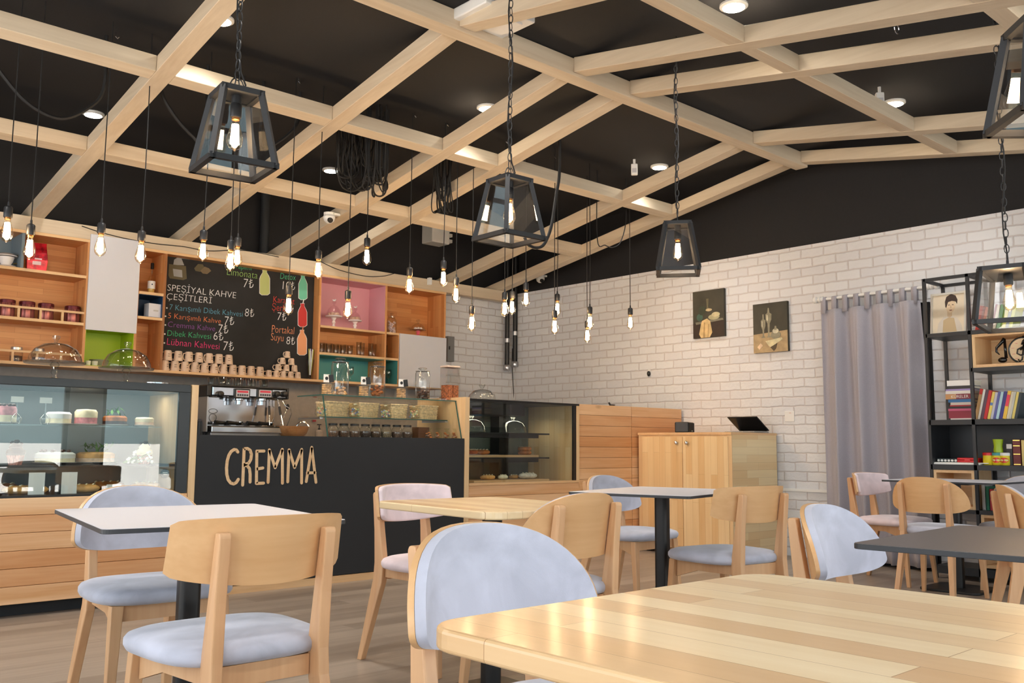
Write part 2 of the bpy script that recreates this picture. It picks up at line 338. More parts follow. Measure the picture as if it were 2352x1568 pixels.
# ---------------------------------------------------------------- timber grid under the ceiling
zl = lambda Y: 2.87 + .175*(8.3-Y)
zr = lambda Y: 3.556 - .173*(4.3-Y)
XR = [2.26, 3.54, 4.55, 5.14, 6.73, 7.49]; BW = .12; BH = .105
nt_ = [0]
def trim(mb, mat):
    nt_[0] += 1; return struct(P('trim_%d' % nt_[0], mb, mat, bevel=.003, seg=1))
yz = lambda a, b, t: (t, a, b)
for i, x in enumerate(XR):
    trim(MB().prism([(8.64, zl(8.64)), (4.361, zl(4.361)), (4.361, zl(4.361)+BH), (8.64, zl(8.64)+BH)], yz, x-BW, x), OAKY)
    if i: trim(MB().prism([(4.239, zr(4.239)), (-1.9, zr(-1.9)), (-1.9, zr(-1.9)+BH), (4.239, zr(4.239)+BH)], yz, x-BW, x), OAKY)
trim(MB().box(-1.9, 7.49, 4.24, 4.36, 3.522, 3.645), OAK)
trim(MB().box(-1.9, 7.49, 8.3, 8.4, 2.745, 2.868), OAK)
def purlin(y0, y1, zf, xs):
    mb = MB(); prev = -1.9
    for x in xs + [None]:
        e = 7.49 if x is None else x-BW
        if x is None and xs and xs[-1] >= 7.48: break
        mb.prism([(y0, zf(y0)+.001), (y1, zf(y1)+.001), (y1, zf(y1)+BH), (y0, zf(y0)+BH)], yz, prev, e-.001 if x else e)
        prev = (x or 0)+.001
    trim(mb, OAK)
purlin(5.68, 5.79, zl, XR); purlin(6.93, 7.04, zl, XR)
purlin(2.88, 2.99, zr, XR[1:]); purlin(1.52, 1.63, zr, XR[1:])

# ---------------------------------------------------------------- things on the ceiling
SPN = {(2.4, 7.67): 'over the open pine shelves', (2.4, 5.36): 'half behind a rafter at the top of the picture', (4.62, 5.36): 'peeping past a rafter in the middle of the ceiling', (4.62, 7.67): 'beside the tangle of black cables',
       (6.82, 5.4): 'beside a white motion sensor near the brick gable', (4.58, 3.05): 'at the very top edge of the picture', (6.82, 3.12): 'beside the white sensor on the slope nearest the bookcase',
       (2.4, 3.05): 'added out of view above the white table', (2.4, .75): 'added out of view above the nearest tables', (4.58, .75): 'added out of view above the dark table', (6.82, .75): 'added out of view above the bookcase', (.2, .75): 'added out of view above the photographer', (.2, 3.05): 'added out of view above the cake display side', (.2, 5.36): 'added out of view above the end of the cake display'}  # unseen ones added along the grid so the nearest tables are lit
for (x, y), d in SPN.items():
    t = thing('ceiling_spotlight', 'round warm recessed spotlight ' + d, 'light', (x, y, 3.65), 0, 'round spotlights in the black ceiling')
    P('lens', MB().lathe([(.066, -.006), (.066, -.02), (0, -.022)], 20), SPOT, t)
    ld = bpy.data.lights.new('spot_beam', 'SPOT'); ld.energy = 26 if y > 7 else 70 if x > 6 else 120; ld.color = (1, .97, .93); ld.spot_size = rad(125); ld.spot_blend = .8; ld.shadow_soft_size = .06
    lo = bpy.data.objects.new('spot_beam', ld); C.objects.link(lo); lo.parent = t; lo.location = (0, 0, -.03)
    P('rim', MB().lathe([(.067, 0), (.085, 0), (.085, -.012), (.067, -.02)], 24, closed=True), WPL, t, smooth=True)
for p, d in (((1457, 378), 'white motion sensor hanging near the spotlight by the brick gable'), ((2020, 215), 'white motion sensor peeping over a purlin beside a lit spotlight')):
    q = at_z(*p, 3.6); t = thing('motion_sensor', d, 'sensor', (q.x, q.y, 3.65), rad(-50))
    P('bracket', MB().lathe([(.012, 0), (.012, -.05)], 10), WPL, t)
    P('body', MB().box(-.03, .03, -.022, .022, -.15, -.045), WPL, t, bevel=.008)
    P('detector_window', MB().box(-.02, .02, -.0245, -.0215, -.13, -.09), plain('grey_sensor', (190, 190, 195), .5), t)
for p, Y, d in (((756, 500), 7.2, 'white dome camera on a rafter above the chalk menu board'), ((1241, 640), 8.06, 'white dome camera in the corner by the brick gable')):
    q = at_y(*p, Y)
    t = thing('dome_camera', d, 'camera', q, 0)
    P('mount', MB().lathe([(.05, .045), (.05, .02)], 18), WPL, t); P('dome', MB().lathe([(.05, .02), (.055, 0), (.045, -.03), (.02, -.05), (0, -.052)], 18), WPL, t, smooth='all')
    Mx = Matrix.Translation((-.012, -.028, -.022)) @ Matrix.Rotation(rad(125), 4, 'X')
    P('camera_lens', MB().lathe([(.024, 0), (.024, .024), (.014, .028), (0, .028)], 14, M=Mx), MATTE, t, label='black glassy lens')
    P('bracket', MB().box(.0, 4.432-q.x if q.x < 5 else 7.93-q.x, -.025, .025, .03, .05), WPL, t)
q = at_y(1008, 540, 8.55); t = thing('wall_vent_unit', 'white louvred box high on the black wall behind the rafters', 'vent', q)
P('housing', MB().box(-.16, .10, -.08, .12, -.11, .12), WPL, t, bevel=.008)
lv = MB()
for i in range(3): lv.box(.10, .16, -.06, .1, -.08+i*.07, -.04+i*.07)
P('louvre', lv, WPL, t, bevel=.004)
q = at_z(1150, 36, 3.56); t = thing('ceiling_vent_unit', 'white ceiling vent just behind the ridge beam at the top of the picture', 'vent', (q.x+.05, q.y+.12, 3.65))
P('housing', MB().box(-.2, .2, -.16, .16, -.07, 0), WPL, t, bevel=.008); P('louvre', MB().box(-.14, .14, -.11, .11, -.085, -.07), WPL, t, bevel=.004)
for i, (a, b) in enumerate((((1166, 640), 0.0), ((1184, 640), .0))):
    p0 = at_y(a[0], a[1], 8.55); mb = MB().tube([(p0.x, 8.55, 1.95 if i == 0 else 2.0), (p0.x, 8.55, 3.64)], .03, 10)
    o = P('service_pipe', mb, MATTE, smooth=True); tag(o, ('thicker' if i == 0 else 'slimmer') + ' black pipe running down the brick corner, ' + ('one on the menu-board side' if i == 0 else 'one on the gable side'), 'pipe')
    P('pipe_coupling', MB().lathe([(.038, 0), (.044, .01), (.044, .06), (.038, .07)], 12, c=(p0.x, 8.55, 1.93+.05*i)).lathe([(.036, 0), (.036, .05)], 12, c=(p0.x, 8.55, 2.28+.1*i)), BRUSH, o, smooth=True)
p0 = at_y(608, 520, 8.6)
tag(P('service_pipe', MB().tube([(p0.x, 8.6, 2.87), (p0.x, 8.6, 3.64)], .045, 12), BLKP, smooth=True), 'thick black pipe up the black wall above the chalk menu', 'pipe')
tag(P('drop_cable', MB().tube([at_y(1177, 800, 8.6), at_y(1176, 840, 8.6), at_y(1181, 925, 8.6)], .005, 5), RUBBER), 'thin black cable dropping down the brick corner below the pipes', 'cable')
def swag(name, pts, Y, r, label):
    q = [at_y(x, y, Y) for x, y in pts]; out = []
    if name == 'hanging_cable': q = [Vector((q[0].x, q[0].y, 3.648))]+q+([] if 'middle lantern' in label else [Vector((q[-1].x, q[-1].y, 3.648))])
    for i in range(len(q)-1):
        p0, p1, p2, p3 = q[max(i-1, 0)], q[i], q[i+1], q[min(i+2, len(q)-1)]
        for s in range(6):
            u = s/6; out.append(.5*((2*p1)+(p2-p0)*u+(2*p0-5*p1+4*p2-p3)*u*u+(3*p1-p0-3*p2+p3)*u**3))
    out.append(q[-1]); return tag(P(name, MB().tube(out, r, 6), RUBBER, smooth=True), label, 'cable')
swag('hanging_cable', [(-20, 120), (20, 190), (75, 245), (140, 272), (200, 250), (238, 205)], 6.1, .012, 'black cable sagging over the open shelves beside a spotlight')
swag('hanging_cable', [(370, 205), (400, 265), (445, 315), (470, 330)], 6.1, .012, 'black cable sagging behind the largest lantern')
swag('hanging_cable', [(600, 335), (640, 325), (675, 295), (688, 262)], 6.1, .012, 'black cable rising behind the largest lantern towards a ceiling hook')
swag('hanging_cable', [(1285, 395), (1277, 450), (1266, 520), (1250, 560), (1232, 569), (1214, 562), (1205, 545)], 5.2, .013, 'thick black cable looping beside the middle lantern')
swag('hanging_cable', [(1372, 550), (1390, 563), (1408, 568), (1425, 556), (1436, 520), (1438, 480)], 5.9, .005, 'thin black cable looping in front of the last rafter')
swag('trailing_wire', [(188, 519), (230, 533), (290, 548), (360, 560), (420, 566), (480, 576), (560, 575), (640, 590)], 8.285, .004, 'thin black wire trailing along the shelf fascia')
swag('trailing_wire', [(735, 600), (780, 620), (840, 634), (880, 634), (905, 628)], 8.285, .004, 'thin black wire drooping along the fascia over the pink cubby')
def bundle(px, top, bot, Y, n, wpx, label, r=(.005, .007)):
    mb = MB()
    for i in range(n):
        a = random.uniform(-.5, .5)*wpx; c = random.uniform(-.5, .5)*wpx; z1 = bot - random.random()**1.5*.6*(bot-top); dy = random.uniform(-.12, .12); dy2 = random.uniform(-.12, .12)
        pts = []; bulge = random.uniform(-.25, .25)*wpx
        for s in range(25):
            th = pi*s/24; k = sin(th)**.75; xx = px + (a+c)/2 - (c-a)/2*cos(th) + bulge*sin(2*th)*k + 2*sin(3*th+i)
            p = at_y(xx, top + (z1-top)*k, Y + dy*cos(th)**2 + dy2*s/24); pts.append(p)
        pts[0].z = pts[-1].z = 3.648
        mb.tube(pts, random.choice(r), 5)
    o = P('cable_bundle', mb, RUBBER, smooth=True); return tag(o, label, 'cables')
bundle(822, 285, 440, 6.35, 20, 105, 'tangle of black cables hanging between the rafters beside a spotlight')
bundle(866, 372, 452, 6.0, 13, 58, 'coiled black cables hanging in front of the rafter')
bundle(1018, 352, 492, 6.3, 12, 46, 'narrow bundle of black cables tied at the bottom between two rafters')
for p in ((266, 77), (686, 181), (844, 237), (953, 260), (1027.5, 281), (1163, 320), (1274, 355)):
    q = at_z(*p, 3.64)
    o = P('cable_hook', MB().tube([(q.x, q.y, 3.65), (q.x, q.y, 3.62), (q.x+.012, q.y, 3.61), (q.x+.02, q.y, 3.622)], .004, 5), STEEL)
    tag(o, 'tiny steel cable hook screwed into the black ceiling', 'hook', 'steel hooks in a row on the black ceiling')
q = at_y(2059, 55, 2.4); o = P('ceiling_eye_hook', MB().tube([(q.x, q.y, 3.65), (q.x, q.y, q.z+.0)], .004, 6).tube([(q.x+.03*cos(a*pi/6), q.y, q.z-.03+.03*sin(a*pi/6)) for a in range(12)], .004, 5, closed=True).bar((q.x-.01, q.y, q.z+.03), (q.x+.03, q.y, q.z+.06), .006), STEEL)
tag(o, 'steel ring hook on a wire between two sloping beams', 'hook')

# ---------------------------------------------------------------- lanterns and pendant bulbs
def me_of(mb, smooth=True):
    me = mb.mesh('shared')
    if smooth:
        for p in me.polygons: p.use_smooth = True
    return me
BULB = me_of(MB().lathe([(.0135, .066), (.0145, .045), (.020, .022), (.0295, -.012), (.032, -.032), (.029, -.05), (.019, -.064), (.006, -.070), (.003, -.075), (0, -.075)], 18)); BULB.name = 'bulb_glass'
fm = MB()
for i in range(9):
    a = 2*pi*i/9; fm.tube([(.010*cos(a), .010*sin(a), .034), (.015*cos(a), .015*sin(a), -.046)], .0038, 4)
FILM = fm.mesh('bulb_filament')
CAPM = me_of(MB().lathe([(.0155, .052), (.0155, .068), (.010, .07)], 12))
SOCK = me_of(MB().lathe([(.021, .062), (.0225, .066), (.0225, .115), (.017, .122), (.007, .126), (.006, .145), (.003, .15)], 16))
COPPER = plain('brass_cap', (214, 150, 90), .3, 1)
BULB.materials.append(AMB); FILM.materials.append(FIL); CAPM.materials.append(COPPER); SOCK.materials.append(METAL)
for me in (SOCK, CAPM): me.set_sharp_from_angle(angle=rad(40))
def lamp_parts(t):
    P('socket', SOCK, None, t); b = P('bulb', BULB, None, t); P('filament', FILM, None, b); P('screw_cap', CAPM, None, b)
PEND = [(14, 480, 557), (66, 523, 597), (229, 518, 590), (322, 541, 606), (465, 535, 601), (528, 560, 624), (544, 560, 613), (662, 660, 724), (730, 582, 641), (798, 678, 732), (842, 553, 610), (940, 617, 676),
        (1018, 602, 658), (1047, 643, 696), (1083, 711, 761), (1159, 675, 727), (1176, 670, 723), (1208, 652, 704), (1280, 682, 726), (1274, 718, 768), (1355, 711, 757), (1349, 746, 787), (1448, 715, 757)]
order = sorted(range(len(PEND)), key=lambda i: PEND[i][0])
YP = {5: 5.75, 6: 6.1, 18: 6.15, 19: 5.7, 15: 5.9, 16: 6.05, 20: 5.8, 21: 6.1}
for i, (x, t0, b0) in enumerate(PEND):
    Y = YP.get(i, 5.87); q = at_y(x, b0, Y); z = q.z + .075*1.08
    n = order.index(i); nm = 'leftmost' if n == 0 else 'rightmost' if n == len(PEND)-1 else ORD[n]+' from the left'
    t = thing('pendant_bulb', 'bare glowing filament bulb on a long black cord over the counter, ' + nm, 'light', (q.x, q.y, z), 0, 'bare filament bulbs hanging over the counter')
    t.scale = (1.08,)*3; lamp_parts(t)
    P('cord', MB().tube([(0, 0, .148), (random.uniform(-.006, .006), 0, .5), (0, 0, (3.648-z)/1.08)], .0033, 5), RUBBER, t)
LW = {}
def lantern(bx, by, Y, rz, label, wb=.25, wt=.15, dz=None, wx=1.0, nb=1, H=.30):
    q = at_y(bx, by, Y); t = thing('lantern', label, 'lamp', q, rz, 'black metal lanterns hanging on chains')
    z0, z1 = -.145, -.145+H; hb, ht = wb/2, wt/2; fb = MB(); B = .022
    cb = [(sx*hb*wx, sy*hb, z0) for sx, sy in ((-1,-1),(1,-1),(1,1),(-1,1))]; ct = [(sx*(ht if wx == 1 else hb*wx-(hb-ht)), sy*ht, z1) for sx, sy in ((-1,-1),(1,-1),(1,1),(-1,1))]
    for i in range(4):
        j = (i+1) % 4; nrm = ((Vector(cb[i])+Vector(cb[j]))/2); nrm.z = 0
        fb.bar(cb[i], cb[j], B, B); fb.bar(ct[i], ct[j], B, B); fb.bar(cb[i], ct[i], B, B, up=(cb[i][0], cb[i][1], 0))
        fb.box(-B/2, B/2, -B/2, B/2, z0-B/2, z0+B/2, Matrix.Translation((cb[i][0], cb[i][1], 0))); fb.box(-B/2, B/2, -B/2, B/2, z1-B/2, z1+B/2, Matrix.Translation((ct[i][0], ct[i][1], 0)))
    P('frame', fb, METAL, t)
    P('top_plate', MB().box(ct[0][0], ct[1][0], -ht, ht, z1-.004, z1+.004), METAL, t)
    for i in range(4):
        j = (i+1) % 4; vs = [Vector(p)*.985 for p in (cb[i], cb[j], ct[j], ct[i])]
        for v in vs: v.z = v.z/.985
        P('glass_pane', MB().add(vs, [(0, 1, 2, 3)]), PANE, t)
    if nb > 1:
        for k in range(nb):
            dx = (k-(nb-1)/2)*.2
            for nm, me in (('socket', SOCK), ('bulb', BULB), ('filament', FILM)):
                o = P(nm, me, None, t); o.location = (dx, 0, 0)
    else: lamp_parts(t)
    for o in t.children:
        if o.name.startswith('socket'): o.location.z += 0
    P('lamp_holder', MB().lathe([(.02, .12), (.02, z1)], 12), METAL, t, smooth=True)
    hz = 3.648 - q.z; ch = MB(); zz = z1+.05; i = 0
    for sx in (-1, 1):
        ch.tube([(sx*.028+.014*cos(a*pi/5), 0, z1+.012+.014*sin(a*pi/5)) for a in range(10)], .0032, 4, closed=True)
        ch.tube([(sx*.018+.009*cos(a*pi/5)+sx*-.008*sin(a*pi/5), 0, z1+.045+.024*sin(a*pi/5)) for a in range(10)], .0028, 4, closed=True)
    zz = z1+.085
    while zz < hz-.02:
        an = (i % 2)*pi/2+.3; ch.tube([(.0115*cos(a*pi/5)*cos(an), .0115*cos(a*pi/5)*sin(an), zz+.024*sin(a*pi/5)) for a in range(10)], .0028, 4, closed=True); zz += .041; i += 1
    P('chain', ch, METAL, t, smooth=True)
    cd = [(.02, .0, z1+.0), (.035, .0, z1+.05)]
    n = max(6, int(hz/.12))
    for k in range(n+1): cd.append((.013*cos(k*1.1), .013*sin(k*1.1), z1+.1+(hz-z1-.1)*k/n))
    P('cord', MB().tube(cd, .0038, 5), RUBBER, t, smooth=True)
    return t
lantern(540, 305, 3.40, rad(-7), 'largest whole black glass lantern, hanging nearest the open shelves')
lantern(1170, 484, 3.42, rad(-2), 'black glass lantern seen corner-on in the middle of the room')
lantern(1557, 572, 3.55, rad(38), 'smallest black glass lantern, hanging in front of the brick gable')
lantern(2400, 172, 0.93, rad(44), 'black glass lantern cut off by the top corner of the picture')
lantern(2318, 682, 1.75, rad(12), 'long black glass lantern hanging in front of the bookcase', wb=.26, wt=.2, wx=1.75, H=.27)
# ---------------------------------------------------------------- wall shelf unit
YF, YB = 8.30, 8.63
fx = lambda px, py: at_y(px, py, YF).x
fz = lambda px, py: at_y(px, py, YF).z
U = thing('wall_shelf_unit', 'long pine wall shelf with open bays, coloured cubbies and white doors behind the counter', 'shelf', (0, 0, 0))
def upright(x, z0=1.655, z1=2.72, y1=YB): P('upright', MB().box(x-.011, x+.011, YF, y1, z0, z1), PINEV, U)
def shelf(x0, x1, z, mat=None, th=.024): P('shelf', MB().box(x0, x1, YF, YB, z-th, z), PINE, U); P('shelf_lip', MB().box(x0, x1, YF-.004, YF, z-th, z), PINEL, U, label='paler front edge')
shelf(-.6, 6.56, 2.744); shelf(-.6, 6.56, 1.655)
XS = [2.63, 3.062, 3.305, 4.915, 5.735, 6.548]
for x in XS:
    upright(x)
xr = fx(917, 770); zA, zB_ = fz(840, 757), fz(840, 817)
upright(xr, 1.655, zA-.024)
for a, b in ((-.6, 2.62), (3.073, 3.294), (4.926, 6.54), ): P('back_panel', MB().box(a, b, YB-.012, YB, 1.655, 2.72), PINE, U)
zs1, zs2 = fz(100, 621), fz(100, 733)
shelf(-.6, 2.619, zs1); shelf(-.6, 2.619, zs2)
for zz, pxs in ((zs2, (-46, 43.5, 94, 144.6)), (1.655, (-20, 36, 92, 147))):
    mb = MB().box(-.6, 2.619, YF-.003, YF+.012, zz+.075, zz+.093)
    for px in pxs: x = fx(px, 710); mb.box(x-.009, x+.009, YF-.003, YF+.012, zz, zz+.076)
    P('shelf_rail', mb, PINEL, U)
def lining(x0, x1, z0, z1, mat, faces='blrtd'):
    mb = MB(); e = .004
    if 'b' in faces: mb.box(x0, x1, YB-.02, YB-.013, z0, z1)
    if 'l' in faces: mb.box(x0, x0+e, YF+.003, YB-.02, z0, z1)
    if 'r' in faces: mb.box(x1-e, x1, YF+.003, YB-.02, z0, z1)
    if 't' in faces: mb.box(x0, x1, YF+.003, YB-.02, z1-e, z1)
    if 'd' in faces: mb.box(x0, x1, YF+.003, YB-.02, z0, z0+e)
    return mb
P('cubby_lining', lining(2.642, 3.05, 1.656, fz(260, 758), GREENC), GREENC, U, label='lime green cubby lining')
P('cubby_lining', lining(4.927, 5.723, zA, 2.719, PINKC, 'blrt'), PINKC, U, label='pink cubby lining')
P('cubby_lining', lining(4.927, xr-.012, 1.656, zB_-.025, TEALC, 'blrt'), TEALC, U, label='teal cubby lining')
zb1, zb2 = fz(347, 671), fz(347, 728)
for z in (zb1, zb2): shelf(3.073, 3.294, z)
P('cubby_lining', lining(3.074, 3.293, zb2, zb1-.025, NAVY), NAVY, U, label='navy blue cubby lining')
P('cubby_lining', MB().box(-.6, fx(50, 560), YB-.02, YB-.013, zs1, 2.719).box(fx(50, 560), fx(57, 560), YF, YB-.013, zs1, 2.719), colr('slate_lining', (112, 128, 138)), U, label='slate grey cubby lining')
P('cabinet_door', MB().box(2.632, 3.062, YF-.022, YF-.004, fz(258, 762), fz(262, 546)), WHITE, U, bevel=.002)
P('door_shelf', MB().box(2.642, 3.05, YF, YB, fz(258, 762)+.02, fz(258, 762)+.04), PINE, U)
shelf(4.926, 5.724, zA); shelf(5.746, xr, zA); shelf(4.926, xr-.011, zB_)
P('cabinet_door', MB().box(xr-.004, 6.558, YF-.022, YF-.004, fz(970, 889), fz(968, 771)), WHITE, U, bevel=.002)
P('door_shelf', MB().box(xr+.01, 6.54, YF, YB, fz(968, 771)-.03, fz(968, 771)-.006), PINE, U)
P('wall_socket', MB().box(3.10, 3.17, YB-.026, YB-.013, fz(332, 800), fz(332, 781)), colr('grey_socket', (150, 140, 130)), U, bevel=.004)

# ---------------------------------------------------------------- chalk menu board
YC = 8.405
board = thing('chalkboard_menu', 'black chalk menu board with coloured Turkish writing set in the pine shelf', 'chalkboard', (0, 0, 0))
P('board', MB().box(3.318, 4.902, YC, YC+.012, 1.657, 2.719), colr('chalkboard_black', (36, 35, 35), .85, noise=.12, nscale=4), board)
CH = {}
def chalk(name, c):
    if name not in CH: CH[name] = plain('chalk_'+name, c, .95)
    return CH[name]
def write(txt, p0, p1, col, hs=1.0, label=None, bold=0):
    vs, fs = textmesh(txt, 1.0, -.014); a, b = at_y(*p0, YC-.002), at_y(*p1, YC-.002)
    x0 = min(v.x for v in vs); x1 = max(v.x for v in vs); s = (b.x-a.x)/(x1-x0); dz = (b.z-a.z)/(x1-x0)
    mb = MB().add([(a.x+(v.x-x0)*s + v.y*s*.06, YC-.0025, a.z+(v.x-x0)*dz+v.y*s*hs) for v in vs], fs)
    P('chalk_lettering', mb, col, board)
wh = chalk('white', (225, 225, 225))
write('SPEŞİYAL KAHVE', (384, 667), (541.4, 685), wh, 1.0); write('ÇEŞİTLERİ', (382.3, 687), (485.8, 697), wh, .95)
for txt, a, b, cn, cc, hs in (('7 Karışımlı Dibek Kahvesi', (388.7, 711), (557, 727), 'blue', (96, 158, 184), 1.1), ('5 Karışımlı Kahve', (385.7, 730), (507, 743), 'orange', (226, 128, 84), 1.0),
        ('Cremma Kahve', (385.3, 750), (493.6, 760.5), 'purple', (140, 84, 160), 1.0), ('Dibek Kahvesi', (384, 770.8), (484, 778.5), 'green', (70, 178, 122), 1.05), ('Lübnan Kahvesi', (383, 791.4), (503.5, 802.5), 'pink', (228, 66, 128), 1.1)):
    write(txt, a, b, chalk(cn, cc), hs)
    q = at_y(a[0]-5.5, a[1]-4, YC-.002); P('chalk_lettering', MB().prism([(q.x+.008*cos(i*pi/4), q.z+.008*sin(i*pi/4)) for i in range(8)], lambda a_, b_, t: (a_, t, b_), YC-.0025, YC-.002), wh, board)
for txt, a, b in (('8₺', (562, 726), (583, 728)), ('7₺', (515, 745), (537, 746.5)), ('7₺', (500.5, 764), (523.5, 766)), ('6₺', (490, 780), (512, 782)), ('7₺', (512, 804), (536, 806)),
        ('7₺', (558.6, 659.5), (581.6, 661.5)), ('10₺', (649, 664), (677, 666.5)), ('7₺', (636.7, 734.7), (656.7, 736.5)), ('8₺', (657.4, 790), (677, 792))): write(txt, a, b, wh, 1.15)
lg = chalk('lime', (150, 190, 110)); red = chalk('red', (206, 70, 62)); orr = chalk('peach', (226, 146, 108)); gr2 = chalk('mint', (84, 190, 140))
write('Ev Yapımı', (521, 613), (577, 621), chalk('green', (70, 178, 122)), 1.2); write('Limonata', (521, 631), (591, 640), lg, 1.15); write('Detox', (643.6, 640), (678.7, 643.5), gr2, 1.3)
write('Karadut', (627.5, 694), (676, 699), red, 1.25); write('Şerbeti', (624.5, 712), (672, 717.5), red, 1.3); write('Portakal', (624, 763), (675, 767.5), orr, 1.4); write('Suyu', (622, 781), (650.5, 784), orr, 1.4)
def poly_on_board(name, pts, mat, d=.0025):
    q = [at_y(x, y, YC-.002) for x, y in pts]
    P(name, MB().prism([(p.x, p.z) for p in q], lambda a, b, t: (a, t, b), YC-d, YC-.001), mat, board)
for (x0, x1, y0, y1), col, cap in (((597, 619, 620, 677), (190, 200, 130), gr2), ((686.5, 705, 632, 688), (110, 190, 160), gr2), ((685, 704.5, 697, 750), (196, 62, 58), wh), ((683.5, 704, 758, 815), (228, 160, 116), orr)):
    xm = (x0+x1)/2; w_ = x1-x0
    out = [(xm-w_*.22, y0), (xm+w_*.22, y0), (xm+w_*.2, y0+6), (x1-2, y0+14), (x1, y0+20), (x1, y1-4), (x1-5, y1), (x0+5, y1), (x0, y1-4), (x0, y0+20), (x0+2, y0+14), (xm-w_*.2, y0+6)]
    poly_on_board('chalk_drawing', [(xm+(a-xm)*1.12, (y0+y1)/2+(b-(y0+y1)/2)*1.03) for a, b in out], wh, .0022); poly_on_board('chalk_drawing', out, chalk('bottle%d' % int(x0*10+y0), col), .003)
    poly_on_board('chalk_drawing', [(xm+2, y0-10), (xm+4, y0-10), (xm+2, y0), (xm, y0)], cap, .003)
kr = chalk('khaki', (96, 88, 66)); kl = chalk('pale', (150, 150, 150))
poly_on_board('chalk_drawing', [(388.5, 606), (427, 611), (429, 640), (421, 643), (390, 639), (387, 632)], kr); poly_on_board('chalk_drawing', [(397, 617), (418, 620), (419, 637), (399, 634)], kl, .0028)
poly_on_board('chalk_drawing', [(398, 608), (400, 596), (408, 591), (417, 594), (423, 609)], kl); poly_on_board('chalk_drawing', [(409, 590), (412, 589), (436, 593), (440, 589), (441, 594), (436, 596), (412, 593)], kl, .003)
poly_on_board('chalk_drawing', [(446, 616), (455, 606), (466, 607), (470, 616), (460, 624), (449, 622)], kr); poly_on_board('chalk_drawing', [(460, 622), (470, 612), (480, 616), (485, 622), (476, 629), (466, 628)], chalk('khaki2', (120, 104, 80)), .003)

# ---------------------------------------------------------------- upturned mugs under the menu
MUGC = plain('beige_mug_glaze', (216, 190, 166), .4, noise=.03); INK = plain('brown_mug_print', (120, 92, 76), .6)
def make_mug(h, r0, r1, label, loc, ang, group):
    t = thing('mug', label, 'mug', loc, ang, group)
    P('mug_body', MB().lathe([(r0, 0), (r1, h-.006), (r1-.006, h), (0, h)], 18).lathe([(r0-.004, .001), (r1-.005, h-.01), (0, h-.01)], 18), MUGC, t, smooth=True)
    hp = [(-(r0+r1)/2-.0, 0, h*.82), (-(r0+r1)/2-.02, 0, h*.80), (-(r0+r1)/2-.028, 0, h*.5), (-(r0+r1)/2-.02, 0, h*.2), (-r0+.002, 0, h*.16)]
    P('handle', MB().tube(hp, .0048, 6), MUGC, t, smooth=True)
    mb = MB()
    for k in range(2):
        z = h*(.62-.22*k); rr = r1+(r0-r1)*(1-z/h)+.0008
        for a0 in (-1.75, -1.45): mb.add([(rr*cos(a0+d), rr*sin(a0+d), z+e) for d, e in ((0, -.003), (.24, -.003), (.24, .003), (0, .003))], [(0, 1, 2, 3)])
    P('mug_print', mb, INK, t, label='small brown print')
    return t
proto = None; zt = 1.6555
def mugs(n, px0, px1, py, z, row, h=.093, r0=.041, r1=.033):
    global proto
    xa, xb = at_y(px0, py, 8.348).x, at_y(px1, py, 8.348).x
    for i in range(n):
        x = xa + (xb-xa)*i/(n-1) if n > 1 else xa
        lab = 'upturned beige mug, %s from the left in the %s under the coffee prices' % (ORD[i], row)
        ang = rad(random.uniform(-25, 25)); loc = (x, 8.35, z)
        if proto is None: proto = make_mug(h, r0, r1, lab, loc, ang, 'upturned mugs under the menu')
        else: dup(proto, loc, ang, lab)
mugs(11, 378, 597.5, 845, zt, 'lower mug row'); mugs(7, 385.5, 526, 815, zt+.0935, 'upper mug row')
proto2 = None
for lvl, (n, px0, px1) in enumerate(((5, 618, 684.5), (3, 639, 676.5), (2, 648.5, 669), (1, 659, 659))):
    xa, xb = at_y(px0, 850, 8.348).x, at_y(px1, 850, 8.348).x
    for i in range(n):
        x = xa + (xb-xa)*(i/(n-1) if n > 1 else 0)
        rn = ('bottom layer', 'second layer', 'third layer', '')[lvl]
        lab = 'small beige cup, %s from the left in the %s of the cup pyramid' % (ORD[i], rn) if lvl < 3 else 'small beige cup alone on top of the cup pyramid'
        loc = (x, 8.35, zt+.0665*lvl); ang = rad(random.uniform(-12, 35))
        if proto2 is None: proto2 = make_mug(.066, .032, .026, lab, loc, ang, 'cup pyramid under the menu')
        else: dup(proto2, loc, ang, lab)

# ---------------------------------------------------------------- small things on the shelves
def lt(name, label, cat, loc, parts, group=None, rz=0, n=20, sx=1, sy=1):
    """a turned thing: parts = (part name, profile, material[, label])"""
    t = thing(name, label, cat, loc, rz, group)
    for p in parts: P(p[0], MB().lathe(p[1], n, sx=sx, sy=sy), p[2], t, smooth=True, label=p[3] if len(p) > 3 else None)
    return t
def on(px, py, Y): return at_y(px, py, Y)
x = fx(12, 600); GOLD = plain('gold_trim', (212, 180, 92), .25, 1)
t = lt('teacup', 'white and gold teacup under its saucer in the grey cubby', 'cup', (at_y(14, 600, 8.4).x, 8.4, zs1), [('saucer', [(.03, 0), (.075, .012), (.08, .016), (.03, .008)], PORC), ('cup_body', [(.03, .016), (.05, .05), (.062, .09), (.058, .09), (.03, .02)], PORC), ('saucer_lid', [(0, .125), (.05, .12), (.085, .10), (.08, .095), (0, .112)], PORC)])
P('handle', MB().tube([(.055, 0, .04), (.10, 0, .055), (.105, 0, .10), (.085, 0, .115), (.06, 0, .098)], .005, 6), GOLD, t, smooth=True, label='gold handle')
q = at_y(83, 615, 8.42); t = thing('coffee_bag', 'shiny red foil coffee bag standing on the top pine shelf', 'bag', (q.x, 8.42, zs1), rad(-8))
FOIL = plain('red_foil', (178, 26, 40), .25, .3, noise=.35, nscale=22, bump=.3)
